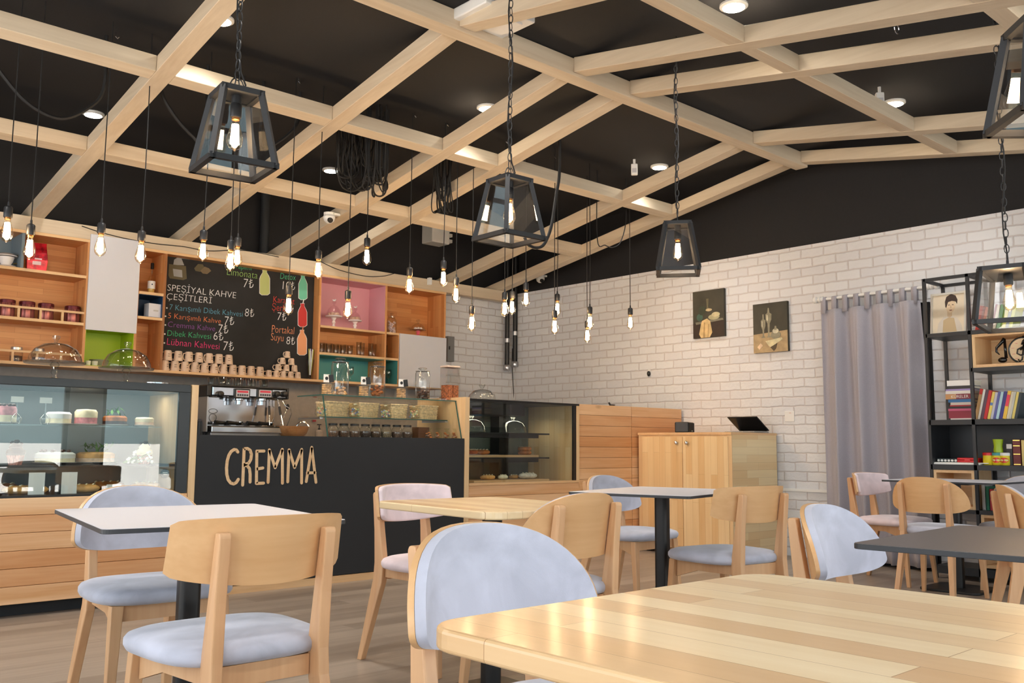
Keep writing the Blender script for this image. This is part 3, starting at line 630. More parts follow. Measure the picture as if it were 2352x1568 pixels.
P('pouch', MB().add([(-.075,-.03,0),(.075,-.03,0),(.075,.03,0),(-.075,.03,0),(-.082,-.04,.1),(.082,-.04,.1),(.082,.04,.1),(-.082,.04,.1),(-.07,-.008,.225),(.07,-.008,.225),(.07,.008,.225),(-.07,.008,.225),(-.07,-.005,.25),(.07,-.005,.25),(.07,.005,.25),(-.07,.005,.25)],
    [(3,2,1,0)]+[(a*4+i, a*4+(i+1)%4, a*4+4+(i+1)%4, a*4+4+i) for a in range(3) for i in range(4)]+[(12,13,14,15)]), FOIL, t, bevel=.006)
P('bag_print', MB().box(-.035, .03, -.0425, -.040, .055, .085).box(-.02, .035, -.042, -.0395, .10, .112), plain('bag_print', (222, 200, 200), .5), t)
TIN = plain('striped_tin', (112, 66, 62), .3, .5, noise=.7, nscale=60, stretch=(1, 1, .02)); DKR = plain('tin_lid', (92, 26, 34), .35, .5)
for i, px in enumerate((15, 61, 105, 166)):
    q = at_y(px, 720, 8.40); lt('tea_tin', 'dark red striped round tin behind the pine rail, ' + ('leftmost of the four' if i == 0 else ORD[i]+' of the four from the left'), 'tin', (q.x, 8.40, zs2), [('tin_body', [(.058, 0), (.060, .004), (.060, .13), (.058, .133)], TIN), ('lid', [(.062, .118), (.062, .142), (.058, .146), (0, .146)], DKR)], 'striped tins on the middle shelf')
JAR = [(.044, 0), (.05, .006), (.05, .075), (.04, .095), (.036, .1)]
COFF = plain('coffee_beans', (74, 50, 38), .6, noise=.4, nscale=160, bump=.5); STL = plain('tin_jar_lid', (196, 190, 184), .3, .8)
for i, px in enumerate((36, 87)):
    q = at_y(px, 835, 8.40); lt('spice_jar', ('left' if i == 0 else 'right') + ' glass jar with a steel lid behind the lowest pine rail', 'jar', (q.x, 8.40, 1.656), [('jar_body', JAR, GLS2), ('contents', [(.044, .006), (.046, .05), (0, .05)], COFF), ('lid', [(.042, .098), (.044, .1), (.044, .12), (.04, .124), (0, .124)], STL)], 'jars behind the lowest rail')
for i, px in enumerate((201, 217)):
    q = at_y(px, 840, 8.42); lt('espresso_cup', ('left' if i == 0 else 'right') + ' tiny white cup in the lime green cubby', 'cup', (q.x, 8.42, 1.661), [('cup_body', [(.016, 0), (.024, .012), (.026, .045), (.023, .045), (.014, .006), (0, .006)], PORC)], 'tiny cups in the green cubby')
q = at_y(222, 830, 8.5); lt('grey_bowl', 'grey bowl at the back of the lime green cubby', 'bowl', (q.x+.02, 8.5, 1.661), [('bowl_body', [(.05, 0), (.075, .03), (.08, .065), (.074, .065), (.05, .01), (0, .01)], plain('grey_bowl_glaze', (140, 142, 120), .5))])
q = at_y(347, 668, 8.42); t = lt('liquor_bottle', 'slim pale spirit bottle with a black cap and white label', 'bottle', (q.x, 8.42, zb1), [('bottle_glass', [(.030, 0), (.034, .006), (.034, .13), (.026, .155), (.013, .18), (.012, .25)], glass('bottle_glass', (.96, .93, .82), 1.5)), ('liquid', [(.029, .008), (.030, .10), (0, .10)], plain('pale_spirit', (206, 180, 110), .2)), ('paper_label', [(.0346, .05), (.0346, .12)], plain('white_label', (226, 226, 224), .6)), ('cap', [(.0145, .235), (.0145, .285), (.013, .29), (0, .29)], MATTE)])
P('label_emblem', MB().prism([(-.008, .088), (0, .080), (.008, .088), (0, .096)], lambda a, b, t_: (a-.006, t_, b), -.0352, -.0342), NAVY, t)
q = at_y(353, 724, 8.36); t = thing('white_carton', 'small white carton in the navy blue cubby', 'box', (q.x, 8.37, zb2+.004), rad(6))
P('carton', MB().box(-.068, .068, -.045, .045, 0, .125), WHITE, t, bevel=.002); P('carton_print', MB().box(-.022, .022, -.0465, -.0445, .055, .068), plain('grey_print', (180, 178, 176), .6), t)
q = at_y(711, 878, 8.36); t = lt('straw_vase', 'tall glass of coloured straws at the end of the menu shelf', 'vase', (q.x, 8.36, 1.656), [('vase_glass', [(.03, 0), (.03, .006), (.01, .02), (.018, .05), (.034, .12), (.042, .2)], GLS2), ])
for i in range(22):
    a = random.uniform(0, 6.28); r = random.uniform(.0, .03)
    P('straw', MB().tube([(r*.3*cos(a), r*.3*sin(a), .045), (r*cos(a)*1.1, r*sin(a)*1.1, .30+random.uniform(-.02, .015))], .0042, 6), colr('straw_%d' % i, random.choice([(196, 214, 60), (186, 160, 210), (150, 190, 220), (230, 226, 236), (150, 120, 190)]), .4), t)
def dome_stand(name, label, loc, R, zp, H, foot, mats=(GLS2, GLS2, GLS2), cake=None, group=None):
    mp, md, mf = mats
    t = lt(name, label, 'cake stand', loc, [('foot', [(foot, 0), (foot*.95, .006), (.016, .02), (.012, zp*.35), (.022, zp*.5), (.013, zp*.68), (.03, zp-.006)], mf), ('plate', [(.02, zp-.008), (R, zp), (R+.006, zp+.012), (R, zp+.012), (.02, zp+.002)], mp),
        ('dome', [(R*.9, zp+.012), (R*.9, zp+.02), (R*.86, zp+H*.35), (R*.7, zp+H*.68), (R*.42, zp+H*.9), (.012, zp+H)], md), ('knob', [(.008, zp+H), (.012, zp+H+.012), (.024, zp+H+.032), (.02, zp+H+.042), (0, zp+H+.042)], md)], group, n=28)
    return t
CERW = plain('white_ceramic', (240, 236, 238), .25); LACE = glass('frosted_dome', (.96, .92, .93), 1.5, .25); SWEET = plain('pale_biscuit', (226, 196, 170), .7, noise=.1)
for px, py, R, H, zp, d in ((766, 752, .085, .125, .115, 'larger white-footed cake stand with a bird-topped dome in the pink cubby'), (815, 757, .068, .10, .095, 'smaller white-footed cake stand with a bird-topped dome in the pink cubby')):
    q = at_y(px, py, 8.42); t = dome_stand('cake_stand', d, (q.x, 8.42, zA), R, zp, H, .05, (CERW, LACE, CERW))
    P('bird_finial', MB().blob((0, 0, zp+H+.052), .018, .008, .009, 8, 5).bar((-.02, 0, zp+H+.058), (-.004, 0, zp+H+.052), .008).blob((.016, 0, zp+H+.063), .007, .006, .007, 8, 5), CERW, t, smooth='all')
    mb = MB()
    for i in range(5): mb.blob((R*.45*cos(i*1.26), R*.45*sin(i*1.26), zp+.032), .026, .026, .018, 10, 6)
    P('biscuits', mb, SWEET, t, smooth='all')
q = at_y(899, 762, 8.44); t = lt('sweet_jar', 'glass jar of pale pink sweets on the wood-lined shelf', 'jar', (q.x, 8.44, zA), [('jar_body', [(.05, 0), (.056, .006), (.056, .15), (.04, .18), (.034, .185)], GLS2), ('lid', [(.038, .185), (.04, .2), (.015, .205), (.012, .215), (.022, .228), (.018, .235), (0, .235)], GLS2)])
mb = MB()
for i in range(46): a = random.uniform(0, 6.28); r = .042*math.sqrt(random.random()); mb.blob((r*cos(a), r*sin(a), .014+i*.0028), .012, .012, .009, 8, 5)
P('sweets', mb, plain('pink_sweets', (240, 218, 222), .5), t, smooth='all')
q = at_y(960, 768, 8.40); t = dome_stand('cake_stand', 'low glass dome stand with a pink foot above the white cupboard', (q.x, 8.40, fz(968, 771)-.004), .088, .07, .085, .035, (GLS2, GLS2, plain('pink_foot', (226, 110, 130), .3)))
mb = MB(); [mb.blob((.035*cos(i*1.05), .035*sin(i*1.05), .096), .018, .018, .014, 8, 5) for i in range(6)]; P('meringues', mb, plain('pale_meringue', (240, 226, 226), .6), t, smooth='all')
TUM = [(.024, 0), (.026, .003), (.033, .11), (.0315, .11), (.0245, .008), (0, .008)]
gm = me_of(MB().lathe([(.026, 0), (.028, .004), (.036, .105), (.034, .105), (.026, .01), (0, .01)], 14)); gm.materials.append(GLS2)
hi = me_of(MB().lathe([(.022, 0), (.024, .004), (.029, .15), (.0275, .15), (.022, .01), (0, .01)], 14)); hi.materials.append(GLS2)
sn = me_of(MB().lathe([(.03, 0), (.03, .003), (.005, .01), (.004, .055), (.03, .085), (.034, .13), (.031, .16), (.0305, .16), (.0325, .13), (.028, .087), (0, .06)], 14)); sn.materials.append(GLS2)
for i in range(10):
    x = 4.985+.085*(i % 5); y = 8.36 if i < 5 else 8.48
    o = P('tumbler', gm, None); o.location = (x + (.03 if i >= 5 else 0), y, zB_); tag(o, 'clear short tumbler on the shelf under the pink cubby, %s of the %s row' % (ORD[i % 5], 'front' if i < 5 else 'back'), 'glass', 'glasses under the pink cubby')
for i in range(6):
    o = P('highball_glass', hi, None); o.location = (5.45+.075*i, 8.38 + .05*(i % 2), zB_); tag(o, 'tall straight clear glass beside the short tumblers, %s from the left' % ORD[i], 'glass', 'tall glasses under the pink cubby')
for i, px in enumerate((805, 892, 903)):
    q = at_y(px, 870, 8.42); o = P('goblet', sn, None); o.location = (q.x, 8.42, 1.661); tag(o, ('clear goblet in the teal cubby, left of the others', 'clear goblet in the teal cubby, middle one', 'clear goblet in the teal cubby, beside the white door')[i], 'glass', 'goblets in the teal cubby')
q = at_y(1029, 800, 8.64); t = thing('fuse_box', 'grey metal fuse box on the brick beside the white cupboard', 'box', (q.x, 8.62, q.z)); P('box_body', MB().box(-.05, .05, -.04, .028, -.16, .14), plain('grey_metal_box', (120, 122, 124), .5), t, bevel=.004); P('latch', MB().box(-.035, -.02, -.046, -.04, -.02, .02), MATTE, t)
q = at_y(986, 646, 8.28); o = P('door_sensor', MB().box(-.018, .018, -.03, .02, -.04, .04), WPL, bevel=.004); o.location = (q.x, 8.28, q.z); tag(o, 'small white sensor stuck on the oak fascia above the brick', 'sensor')

# ---------------------------------------------------------------- back worktop, coffee machine, sink
t = thing('back_worktop', 'grey steel worktop along the wall behind the counter', 'counter'); P('worktop', MB().box(-.6, 6.5, 7.7, 8.64, 1.0, 1.04), BRUSH, t); P('cupboard', MB().box(-.6, 6.5, 7.74, 8.64, .0, 1.0), plain('grey_cupboard', (120, 118, 116), .5), t)
Yq = 7.80; zt_ = 1.0405
xa = at_y(480, 950, Yq).x; xb = at_y(661, 950, Yq).x; wM = xb-xa
E_ = thing('espresso_machine', 'chrome two-group espresso machine with black ends on the back worktop', 'coffee machine', (xa, Yq, zt_))
zq = lambda px, py: at_y(px, py, Yq).z - zt_
zT, zM, zL, zD = zq(560, 889), zq(560, 912), zq(560, 980), zq(560, 992)
P('upper_body', MB().box(.02, wM-.02, 0, .42, zM, zT), STEEL, E_, bevel=.012); P('end_cap', MB().box(-.03, .018, -.004, .42, zM-.004, zT+.008), MATTE, E_, bevel=.01); P('end_cap', MB().box(wM-.018, wM+.006, -.004, .42, zM-.004, zT+.008), MATTE, E_, bevel=.01)
P('top_rail', MB().box(-.01, wM, -.004, .42, zT, zT+.012), MATTE, E_).data
P('back_plate', MB().box(.0, wM-.06, .14, .42, zL, zM), STEEL, E_, bevel=.004, label='mirror-polished back plate'); P('side_plate', MB().box(-.012, .0, .02, .42, zD, zM), BRUSH, E_)
P('drip_tray', MB().box(.02, wM-.04, -.02, .42, zD-.005, zL), STEEL, E_, bevel=.006); P('drip_grille', MB().box(.03, wM-.05, -.012, .13, zL, zL+.006), MATTE, E_)
P('base', MB().box(.03, wM-.05, .02, .40, .03, zD-.005), BRUSH, E_, bevel=.006)
for i in range(4): P('foot', MB().lathe([(.022, 0), (.018, .03)], 10, c=(.08 if i % 2 else wM-.1, .08 if i < 2 else .34, 0)), MATTE, E_)
RED = emit('red_panel_light', (.9, .05, .08), .6)
for px in (555, 607):
    x = at_y(px, 905, Yq).x-xa; z = zq(px, 904)
    k = P('control_panel', MB().box(x-.075, x+.075, -.018, .002, z-.045, z+.045), MATTE, E_, bevel=.006)
    P('panel_frame', MB().box(x-.062, x+.062, -.021, -.017, z-.03, z+.032), plain('panel_silver', (200, 200, 206), .3, .8), k); P('red_display', MB().box(x-.052, x+.052, -.0225, -.02, z+.008, z+.026), RED, k)
    for j in range(5): P('button', MB().box(x-.052+j*.022, x-.036+j*.022, -.0235, -.02, z-.022, z-.004), plain('dark_button', (70, 74, 84), .3) if j == 0 else bpy.data.materials['dark_button'], k)
    P('group_head', MB().lathe([(.034, -.005), (.034, .03), (.045, .035), (.045, .07)], 16, c=(x-.01, .03, zM-.06)), STEEL, E_, smooth=True)
for px in (504, 634, 652):
    x = at_y(px, 905, Yq).x-xa; z = zq(px, 905); P('steam_knob', MB().lathe([(.028, 0), (.03, .01), (.026, .04), (.018, .045), (0, .045)], 14, M=Matrix.Translation((x, 0, z)) @ Matrix.Rotation(rad(90), 4, 'X')), MATTE, E_, smooth=True)
for px in (512, 540, 585, 612):
    x = at_y(px, 975, Yq).x-xa; h_ = P('portafilter', MB().lathe([(.028, 0), (.034, .012), (.034, .034), (.03, .036)], 14, c=(x+.05, .02, zL+.012)), STEEL, E_, smooth=True); P('portafilter_handle', MB().tube([(x+.03, .0, zL+.03), (x-.09, -.03, zL+.036)], [.013, .017], 10), MATTE, h_, smooth=True)
for x0, bx in ((wM-.18, -.02), (wM-.09, .03)):
    w_ = P('steam_wand', MB().tube([(x0, .03, zM), (x0+bx*.4, .0, zM-.12), (x0+bx, -.03, zL+.02)], .006, 8), STEEL, E_, smooth=True); P('wand_grip', MB().tube([(x0+bx*.25, .012, zM-.07), (x0+bx*.45, -.004, zM-.15)], .011, 8), MATTE, w_, smooth=True)
P('hose', MB().tube([(wM-.04, .05, zM), (wM-.02, .02, zM-.06), (wM+.04, .02, zM-.09), (wM+.05, .02, zM-.13), (wM-.0, .02, zL-.0)], .004, 6), STEEL, E_, smooth=True)
P('maker_badge', MB().tube([(.10+.035*cos(a*pi/8), .138, (zL+zM)/2-.055+.035*sin(a*pi/8)) for a in range(16)], .0035, 5, closed=True).tube([(.10+.04*cos(a*pi/8), .138, (zL+zM)/2+.005+.02*sin(a*pi/8)) for a in range(16)], .003, 5, closed=True), plain('badge_grey', (120, 120, 124), .4, .5), E_)
xs_ = [at_y(p, 885, 7.95).x for p in (493, 506, 532, 546, 552, 569, 588, 604, 612)]
for i, x in enumerate(xs_):
    o = P('coffee_glass', gm, None); o.location = (x, 7.92 if i % 2 else 8.02, zt_+zT+.0125); o.scale = (1, 1, .72); tag(o, 'clear coffee glass on top of the espresso machine, %s from the left' % ORD[i], 'glass', 'coffee glasses on the machine')
q = at_y(672, 985, 7.75); lt('wooden_bowl', 'turned brown wooden bowl beside the espresso machine', 'bowl', (at_y(671, 985, 7.82).x, 7.82, 1.0405), [('bowl_body', [(.055, 0), (.10, .022), (.135, .06), (.15, .10), (.153, .125), (.144, .125), (.125, .06), (.08, .03), (0, .02)], wood('walnut_bowl', (186, 142, 96), (146, 102, 64), 0, 14, .4))], n=28)
q = at_y(697, 940, 8.3); t = thing('sink_tap', 'chrome swan-neck tap behind the wooden bowl', 'tap', (at_y(679, 970, 8.3).x, 8.3, 1.0405))
P('spout', MB().tube([(0, 0, 0), (0, 0, .10)] + [(.065-.065*cos(a*pi/10), -.01*a/3, .10+.075*sin(a*pi/10)+.01*a/10) for a in range(1, 10)], .011, 8), STEEL, t, smooth=True); P('base', MB().lathe([(.024, 0), (.02, .02)], 12), STEEL, t)
q = at_y(657, 950, 7.76); t = thing('stirring_spoon', 'long spoon with a black end standing in the wooden bowl', 'spoon', at_y(645, 968, 7.85)); P('shaft', MB().tube([(0, 0, -.02), (.06, 0, .12)], .004, 6), STEEL, t); P('head', MB().blob((.066, 0, .14), .018, .012, .026, 10, 6), MATTE, t, smooth='all')
lt('soap_pump', 'soap bottle with a black pump behind the counter', 'dispenser', (at_y(733, 990, 8.2).x, 8.2, 1.0405), [('bottle', [(.035, 0), (.038, .01), (.036, .09), (.012, .105)], plain('clear_soap', (186, 172, 158), .2)), ('pump', [(.012, .105), (.012, .12), (.005, .125), (.005, .15), (.022, .152), (.022, .16), (0, .16)], MATTE)])
lt('syrup_canister', 'black canister at the side of the espresso machine', 'canister', (at_y(462, 985, 7.95).x, 7.95, 1.0405), [('canister_body', [(.045, 0), (.045, .15), (.04, .155)], MATTE), ('lid', [(.04, .155), (.03, .175), (0, .178)], plain('clear_lid', (80, 80, 84), .2))])
lt('wall_hook', 'red bottle opener hung on the grey backsplash', 'opener', at_y(722, 966, 8.62), [('disc', [(.02, -.01), (.02, .01)], plain('red_plastic', (176, 36, 44), .4))])
# ---------------------------------------------------------------- counter with the cut-out lettering
YK = 5.96
t = thing('service_counter', 'black fronted service counter with wooden lettering cut through it', 'counter')
P('front_panel', MB().box(2.635, 4.925, YK, YK+.018, .055, 1.057), BLKP, t); P('worktop', MB().box(2.635, 4.925, YK+.018, 6.6, 1.02, 1.05), plain('dark_worktop', (60, 60, 62), .4), t)
P('carcass', MB().box(2.66, 4.90, YK+.02, 6.56, .055, 1.02), BLKP, t); P('kick_strip', MB().box(2.62, 4.93, YK-.006, YK+.03, .0, .05), PINEL, t)
P('end_post', MB().box(2.588, 2.632, YK-.004, 6.62, .0, 1.385), PINELV, t); P('end_post', MB().box(4.93, 4.975, YK-.004, 6.62, .0, 1.40), PINELV, t)
LET = wood('cut_out_letter_pine', (236, 204, 162), (218, 178, 132), 0, 8, .5)
def arc(cx, cy, rx, ry, a0, a1, n=12): return [(cx+rx*cos(rad(a0+(a1-a0)*i/n)), cy+ry*sin(rad(a0+(a1-a0)*i/n))) for i in range(n+1)]
GL = {'C': [[(435, 262), (400, 215), (350, 208), (290, 250), (240, 330), (205, 450), (190, 600), (195, 740), (225, 860), (280, 930), (345, 950), (400, 920), (445, 850)]],
 'R': [[(570, 190), (538, 975)], [(570, 190), (640, 185), (700, 225), (728, 310), (715, 420), (670, 500), (560, 540)], [(560, 540), (640, 560), (685, 620), (700, 740), (698, 910)]],
 'E': [[(1000, 240), (845, 240), (835, 940), (990, 932)], [(838, 630), (975, 605)]],
 'M': [[(1088, 915), (1115, 215), (1240, 600), (1395, 205), (1398, 935)]], 'N': [[(1512, 905), (1540, 215), (1660, 595), (1815, 205), (1812, 930)]],
 'A': [[(1912, 900), (2030, 160), (2122, 915)], [(1935, 712), (2105, 708)]]}
for kx, lines in GL.items():
    mb = MB(); L2 = [[(lambda q: (q.x, q.z))(at_y(500+x/9.408, 1010+y/9.408, YK-.001)) for x, y in L] for L in lines]
    ribbons(mb, L2, .0205, lambda a, b, tt: (a, tt, b), YK-.004, YK+.001); P('cut_out_letter', mb, LET, t)

def slats(x0, x1, z0, z1, y0, y1):
    n = round((z1-z0)/.0985); h = (z1-z0)/n; mb = MB()
    for k in range(n): mb.box(x0, x1, y0, y1, z0+k*h+.001, z0+(k+1)*h-.001)
    return mb
# ---------------------------------------------------------------- left cake display case
DECK = .69
t = thing('cake_display_case', 'black framed glass cake display on a slatted pine base at the end of the counter', 'display case')
XL1 = 2.582
P('slatted_base', slats(-.8, XL1, .075, DECK-.012, YK-.01, 5.998), SLAT, t, bevel=.0025); P('carcass', MB().box(-.8, XL1, 6.0, 6.62, .075, DECK-.012), BLKP, t); P('plinth', MB().box(-.8, XL1, 6.04, 6.6, 0, .075), BLKP, t)
FR = plain('black_case_frame', (36, 42, 46), .35)
P('frame_top', MB().box(-.8, XL1, YK, 6.62, 1.332, 1.384), FR, t, bevel=.004); P('frame_post', MB().box(XL1-.075, XL1-.002, YK, YK+.03, DECK-.01, 1.332), FR, t); P('frame_sill', MB().box(-.8, XL1-.075, YK, 6.62, DECK-.012, DECK), MATTE, t)
P('front_glass', MB().box(-.8, XL1-.075, YK+.006, YK+.012, DECK, 1.332), GRN, t)
P('end_panel', MB().box(XL1-.03, XL1-.004, YK+.03, 6.62, DECK, 1.332), PINELV, t); P('back_panel', MB().box(-.8, XL1-.03, 6.58, 6.62, DECK, 1.332), plain('case_back', (118, 124, 128), .5), t)
zg, zd = at_y(200, 977, 6.2).z, at_y(200, 1066, 6.2).z
P('glass_shelf', MB().box(-.8, at_y(365, 978, 6.15).x, 6.1, 6.57, zg-.008, zg), GRN, t); P('dark_shelf', MB().box(-.8, at_y(400, 1064, 6.12).x, 6.08, 6.57, zd-.015, zd), MATTE, t)
area('case_lamp', (.9, 6.3, 1.325), (0, 0, 0), 3.2, .05, 7, (1, .96, .88)).parent = t
CREAM = plain('vanilla_cream', (240, 228, 196), .6, noise=.05); PINKI = plain('strawberry_cream', (222, 150, 158), .6, noise=.1, nscale=40); CHOC = plain('chocolate', (70, 40, 28), .45, noise=.2, nscale=40)
CRUST = plain('bread_crust', (212, 158, 92), .6, noise=.22, nscale=14, bump=.4); CRUSTD = plain('brown_crust', (176, 104, 48), .5, noise=.25, nscale=16, bump=.4); PAPER = plain('pink_striped_case', (232, 130, 120), .6, noise=.4, nscale=30, stretch=(3, 3, .05)); CARD = plain('white_card', (240, 240, 238), .6); LEAF = plain('green_leaf', (74, 120, 46), .6, noise=.2)
def cupcake(px, py, Y, z, label, top, R=.05):
    q = at_y(px, py, Y); t = thing('cupcake', label, 'cupcake', (q.x, Y, z), 0, 'cupcakes in the cake display')
    P('paper_case', MB().lathe([(R*.72, 0), (R, .06), (0, .06)], 22), PAPER, t, label='pink striped paper case')
    P('icing', MB().lathe([(R*1.0, .058), (R*1.12, .072), (R*1.0, .09), (R*.75, .10), (R*.8, .11), (R*.5, .126), (.008, .14), (0, .14)], 16), top, t, smooth=True)
    mb = MB(); [mb.blob((R*.5*cos(i*2.2), R*.5*sin(i*2.2), .125+.008*(i % 3)), .014, .014, .012, 7, 5) for i in range(6)]; P('topping', mb, CHOC, t, smooth='all')
cupcake(35, 1056, 6.15, zd, 'cupcake in a pink striped case heaped with chocolate, nearest the edge of the picture', CHOC)
cupcake(331, 1054, 6.15, zd, 'cupcake in a pink striped case with yellow cream, beside the white flowers', CREAM, .046)
cupcake(-40, 1056, 6.2, zd, 'cupcake in a pink striped case outside the picture edge', CHOC)
def cake(px, Y, z, R, h, label, m1, m2, extra=None):
    q = at_y(px, 1000, Y); t = thing('round_cake', label, 'cake', (q.x, Y, z)); P('cake_plate', MB().lathe([(R*.6, 0), (R*1.15, .008), (R*1.2, .014), (R*.9, .010), (0, .01)], 24), PORC, t, smooth=True)
    P('cake_body', MB().lathe([(R, .0105), (R, h*.6), (0, h*.6)], 24), m1, t, smooth=True, bevel=0); P('cake_topping', MB().lathe([(R*1.01, h*.5), (R*1.02, h*.85), (R*.85, h), (0, h*1.04)], 24), m2, t, smooth=True)
    if extra: P('garnish', extra(R, h), CHOC if extra is not leafy else LEAF, t)
def leafy(R, h):
    mb = MB()
    for i in range(26):
        a, r = random.uniform(0, 6.28), R*random.uniform(.1, .9); p = Vector((r*cos(a), r*sin(a), h+random.uniform(.0, .05))); d = Vector((random.uniform(-1, 1), random.uniform(-1, 1), random.uniform(-.2, 1))).normalized()*.03; s = d.cross(Vector((0, 0, 1))).normalized()*.010
        mb.add([p-d, p+s, p+d, p-s], [(0, 1, 2, 3)])
    return mb
def dots(R, h):
    mb = MB(); [mb.blob((R*.7*cos(i*.7), R*.7*sin(i*.7), h+.008), .014, .014, .01, 7, 5) for i in range(9)]; return mb
cake(195, 6.34, zg, .068, .105, 'tall pink and yellow layered cake on the glass shelf', PINKI, CREAM)
cake(132, 6.36, zg, .075, .085, 'white cream cake next to the pink layered cake on the glass shelf', CREAM, plain('white_icing', (240, 238, 236), .5))
cake(262, 6.36, zg, .075, .07, 'brown cake trimmed with green leaves on the glass shelf', CHOC, CRUSTD, leafy)
cake(330, 6.36, zg, .06, .065, 'small cream cake at the counter end of the glass shelf', SWEET, CREAM)
cake(10, 6.3, zg, .06, .11, 'pale dotted cake at the outer end of the glass shelf', CREAM, PINKI, dots)
cake(130, 6.3, zd, .115, .075, 'wide white cream tart with berries on the dark shelf', CREAM, plain('whipped_cream', (246, 244, 240), .6), dots)
cake(222, 6.34, zd, .115, .075, 'wide tart heaped with dark fruit and green leaves on the dark shelf', SWEET, CRUST, leafy)
for px, d in ((165, 'dark round plate in front of the white cream tart'), (248, 'dark round plate in front of the leafy tart')):
    q = at_y(px, 1063, 6.12); lt('dark_plate', d, 'plate', (q.x, 6.16, zd), [('plate_body', [(.06, 0), (.075, .006), (.08, .012), (.07, .008), (0, .006)], MATTE)], n=26)
for i, (px, d) in enumerate(((36, 'outer'), (102, 'inner'))):
    q = at_y(px, 977, 6.14); t = thing('scoop_sign', 'little white price sign on a glass ball holder, ' + d + ' one on the glass shelf', 'sign', (q.x, 6.14, zg)); P('ball_holder', MB().lathe([(.02, 0), (.03, .02), (.03, .04), (.012, .06), (.004, .065), (.003, .13)], 14), GLS2, t, smooth=True); P('sign_card', MB().box(-.035, .035, -.002, .002, .13, .165), CARD, t)
def loaf(name, label, cat, px, Y, z, L, R, mat, rz, sq=.6, group=None, extra=None):
    q = at_y(px, 1100, Y); t = thing(name, label, cat, (q.x, Y, z), rz, group); prof = []
    mb = MB(); n = 14; pts = [(-L/2+L*i/n, 0, R*sq) for i in range(n+1)]; rr = [max(.004, R*math.sqrt(max(0, 1-abs(2*i/n-1)**3.2))) for i in range(n+1)]
    mb.tube(pts, rr, 12); mb.v = [(x, y, max(0, R*sq+(zz-R*sq)*sq)) for x, y, zz in mb.v]; P('loaf_body', mb, mat, t, smooth='all')
    sl = MB()
    for i in range(4): x = -L*.3+L*.2*i; sl.tube([(x-.012, -R*.5, R*sq*1.86), (x+.004, 0, R*sq*2.0), (x+.018, R*.45, R*sq*1.88)], .005, 6)
    P('crust_slash', sl, CREAM, t, smooth='all'); return t
for px, Y, L, R, d in ((60, 6.12, .26, .045, 'long golden sandwich loaf nearest the glass on the case floor, outer one'), (190, 6.12, .22, .045, 'long golden sandwich loaf nearest the glass beside the blue chair back'), (0, 6.35, .22, .05, 'brown loaf at the back of the case floor, outer one'), (245, 6.35, .24, .05, 'brown loaf at the back of the case floor, behind the price card'), (335, 6.22, .20, .045, 'golden loaf on the case floor beside the counter end')):
    loaf('bread_loaf', d, 'bread', px, Y, DECK, L, R, CRUST if Y < 6.3 else CRUSTD, rad(random.uniform(-6, 6)), group='loaves on the case floor')
for px, py, Y, d in ((83, 1128, 6.06, 'large white card standing among the sandwich loaves, outer one'), (158, 1128, 6.06, 'large white card standing among the sandwich loaves, middle one'), (262, 1116, 6.07, 'small white price card near the blue chair back'), (352, 1060, 6.11, None)):
    q = at_y(px, py, Y)
    if d: tag(P('price_card', MB().box(q.x-.045, q.x+.045, Y, Y+.003, DECK, DECK+(.13 if px < 200 else .05)), CARD), d, 'card')
q = at_y(372, 1087, 6.1); t = thing('hanging_price_tag', 'small round black price tag stuck inside the case end', 'sign', (q.x, 6.05, q.z)); P('tag_disc', MB().lathe([(.03, -.002), (.03, .002)], 16, M=Matrix.Rotation(rad(90), 4, 'X')), MATTE, t); P('tag_print', MB().box(-.016, .016, -.0035, -.0022, .004, .009).box(-.012, .012, -.0035, -.0022, -.008, -.003), CARD, t)
q = at_y(310, 1050, 6.1); t = thing('white_flower_sprig', 'sprig of small white flowers lying by the yellow cupcake', 'flowers', (q.x+.02, 6.09, zd)); mb = MB()
for i in range(26): mb.blob((random.uniform(-.09, .09), random.uniform(-.015, .015), .01+random.uniform(0, .075)), .011, .008, .009, 7, 5)
P('petals', mb, CARD, t); mb = MB(); [mb.tube([(-.1, 0, .01), (random.uniform(-.04, .08), random.uniform(-.012, .012), random.uniform(.01, .07))], .0025, 4) for i in range(7)]; P('stems', mb, LEAF, t)
q = at_y(124, 865, 6.22); dome_stand('cake_stand', 'clear glass domed cake stand on top of the cake display, outer one', (q.x, 6.22, 1.384), .175, .105, .135, .06, group='glass cake stands on the cake display')
q = at_y(289, 875, 6.22); dome_stand('cake_stand', 'clear glass domed cake stand on the cake display before the lime cubby', (q.x, 6.22, 1.384), .168, .095, .14, .06, group='glass cake stands on the cake display')
for px, py, Y, R, d in ((388, 880, 6.3, .085, 'round silver plate on top of the cake display near the mugs'), (452, 884, 6.4, .07, 'round silver plate on top of the cake display behind the wooden post')):
    q = at_y(px, py, Y); lt('silver_plate', d, 'plate', (min(q.x, 2.48), Y, 1.384), [('plate_body', [(R*.6, 0), (R*.6, .012), (R, .016), (R, .024), (R*.9, .02), (0, .016)], STEEL)], n=26)

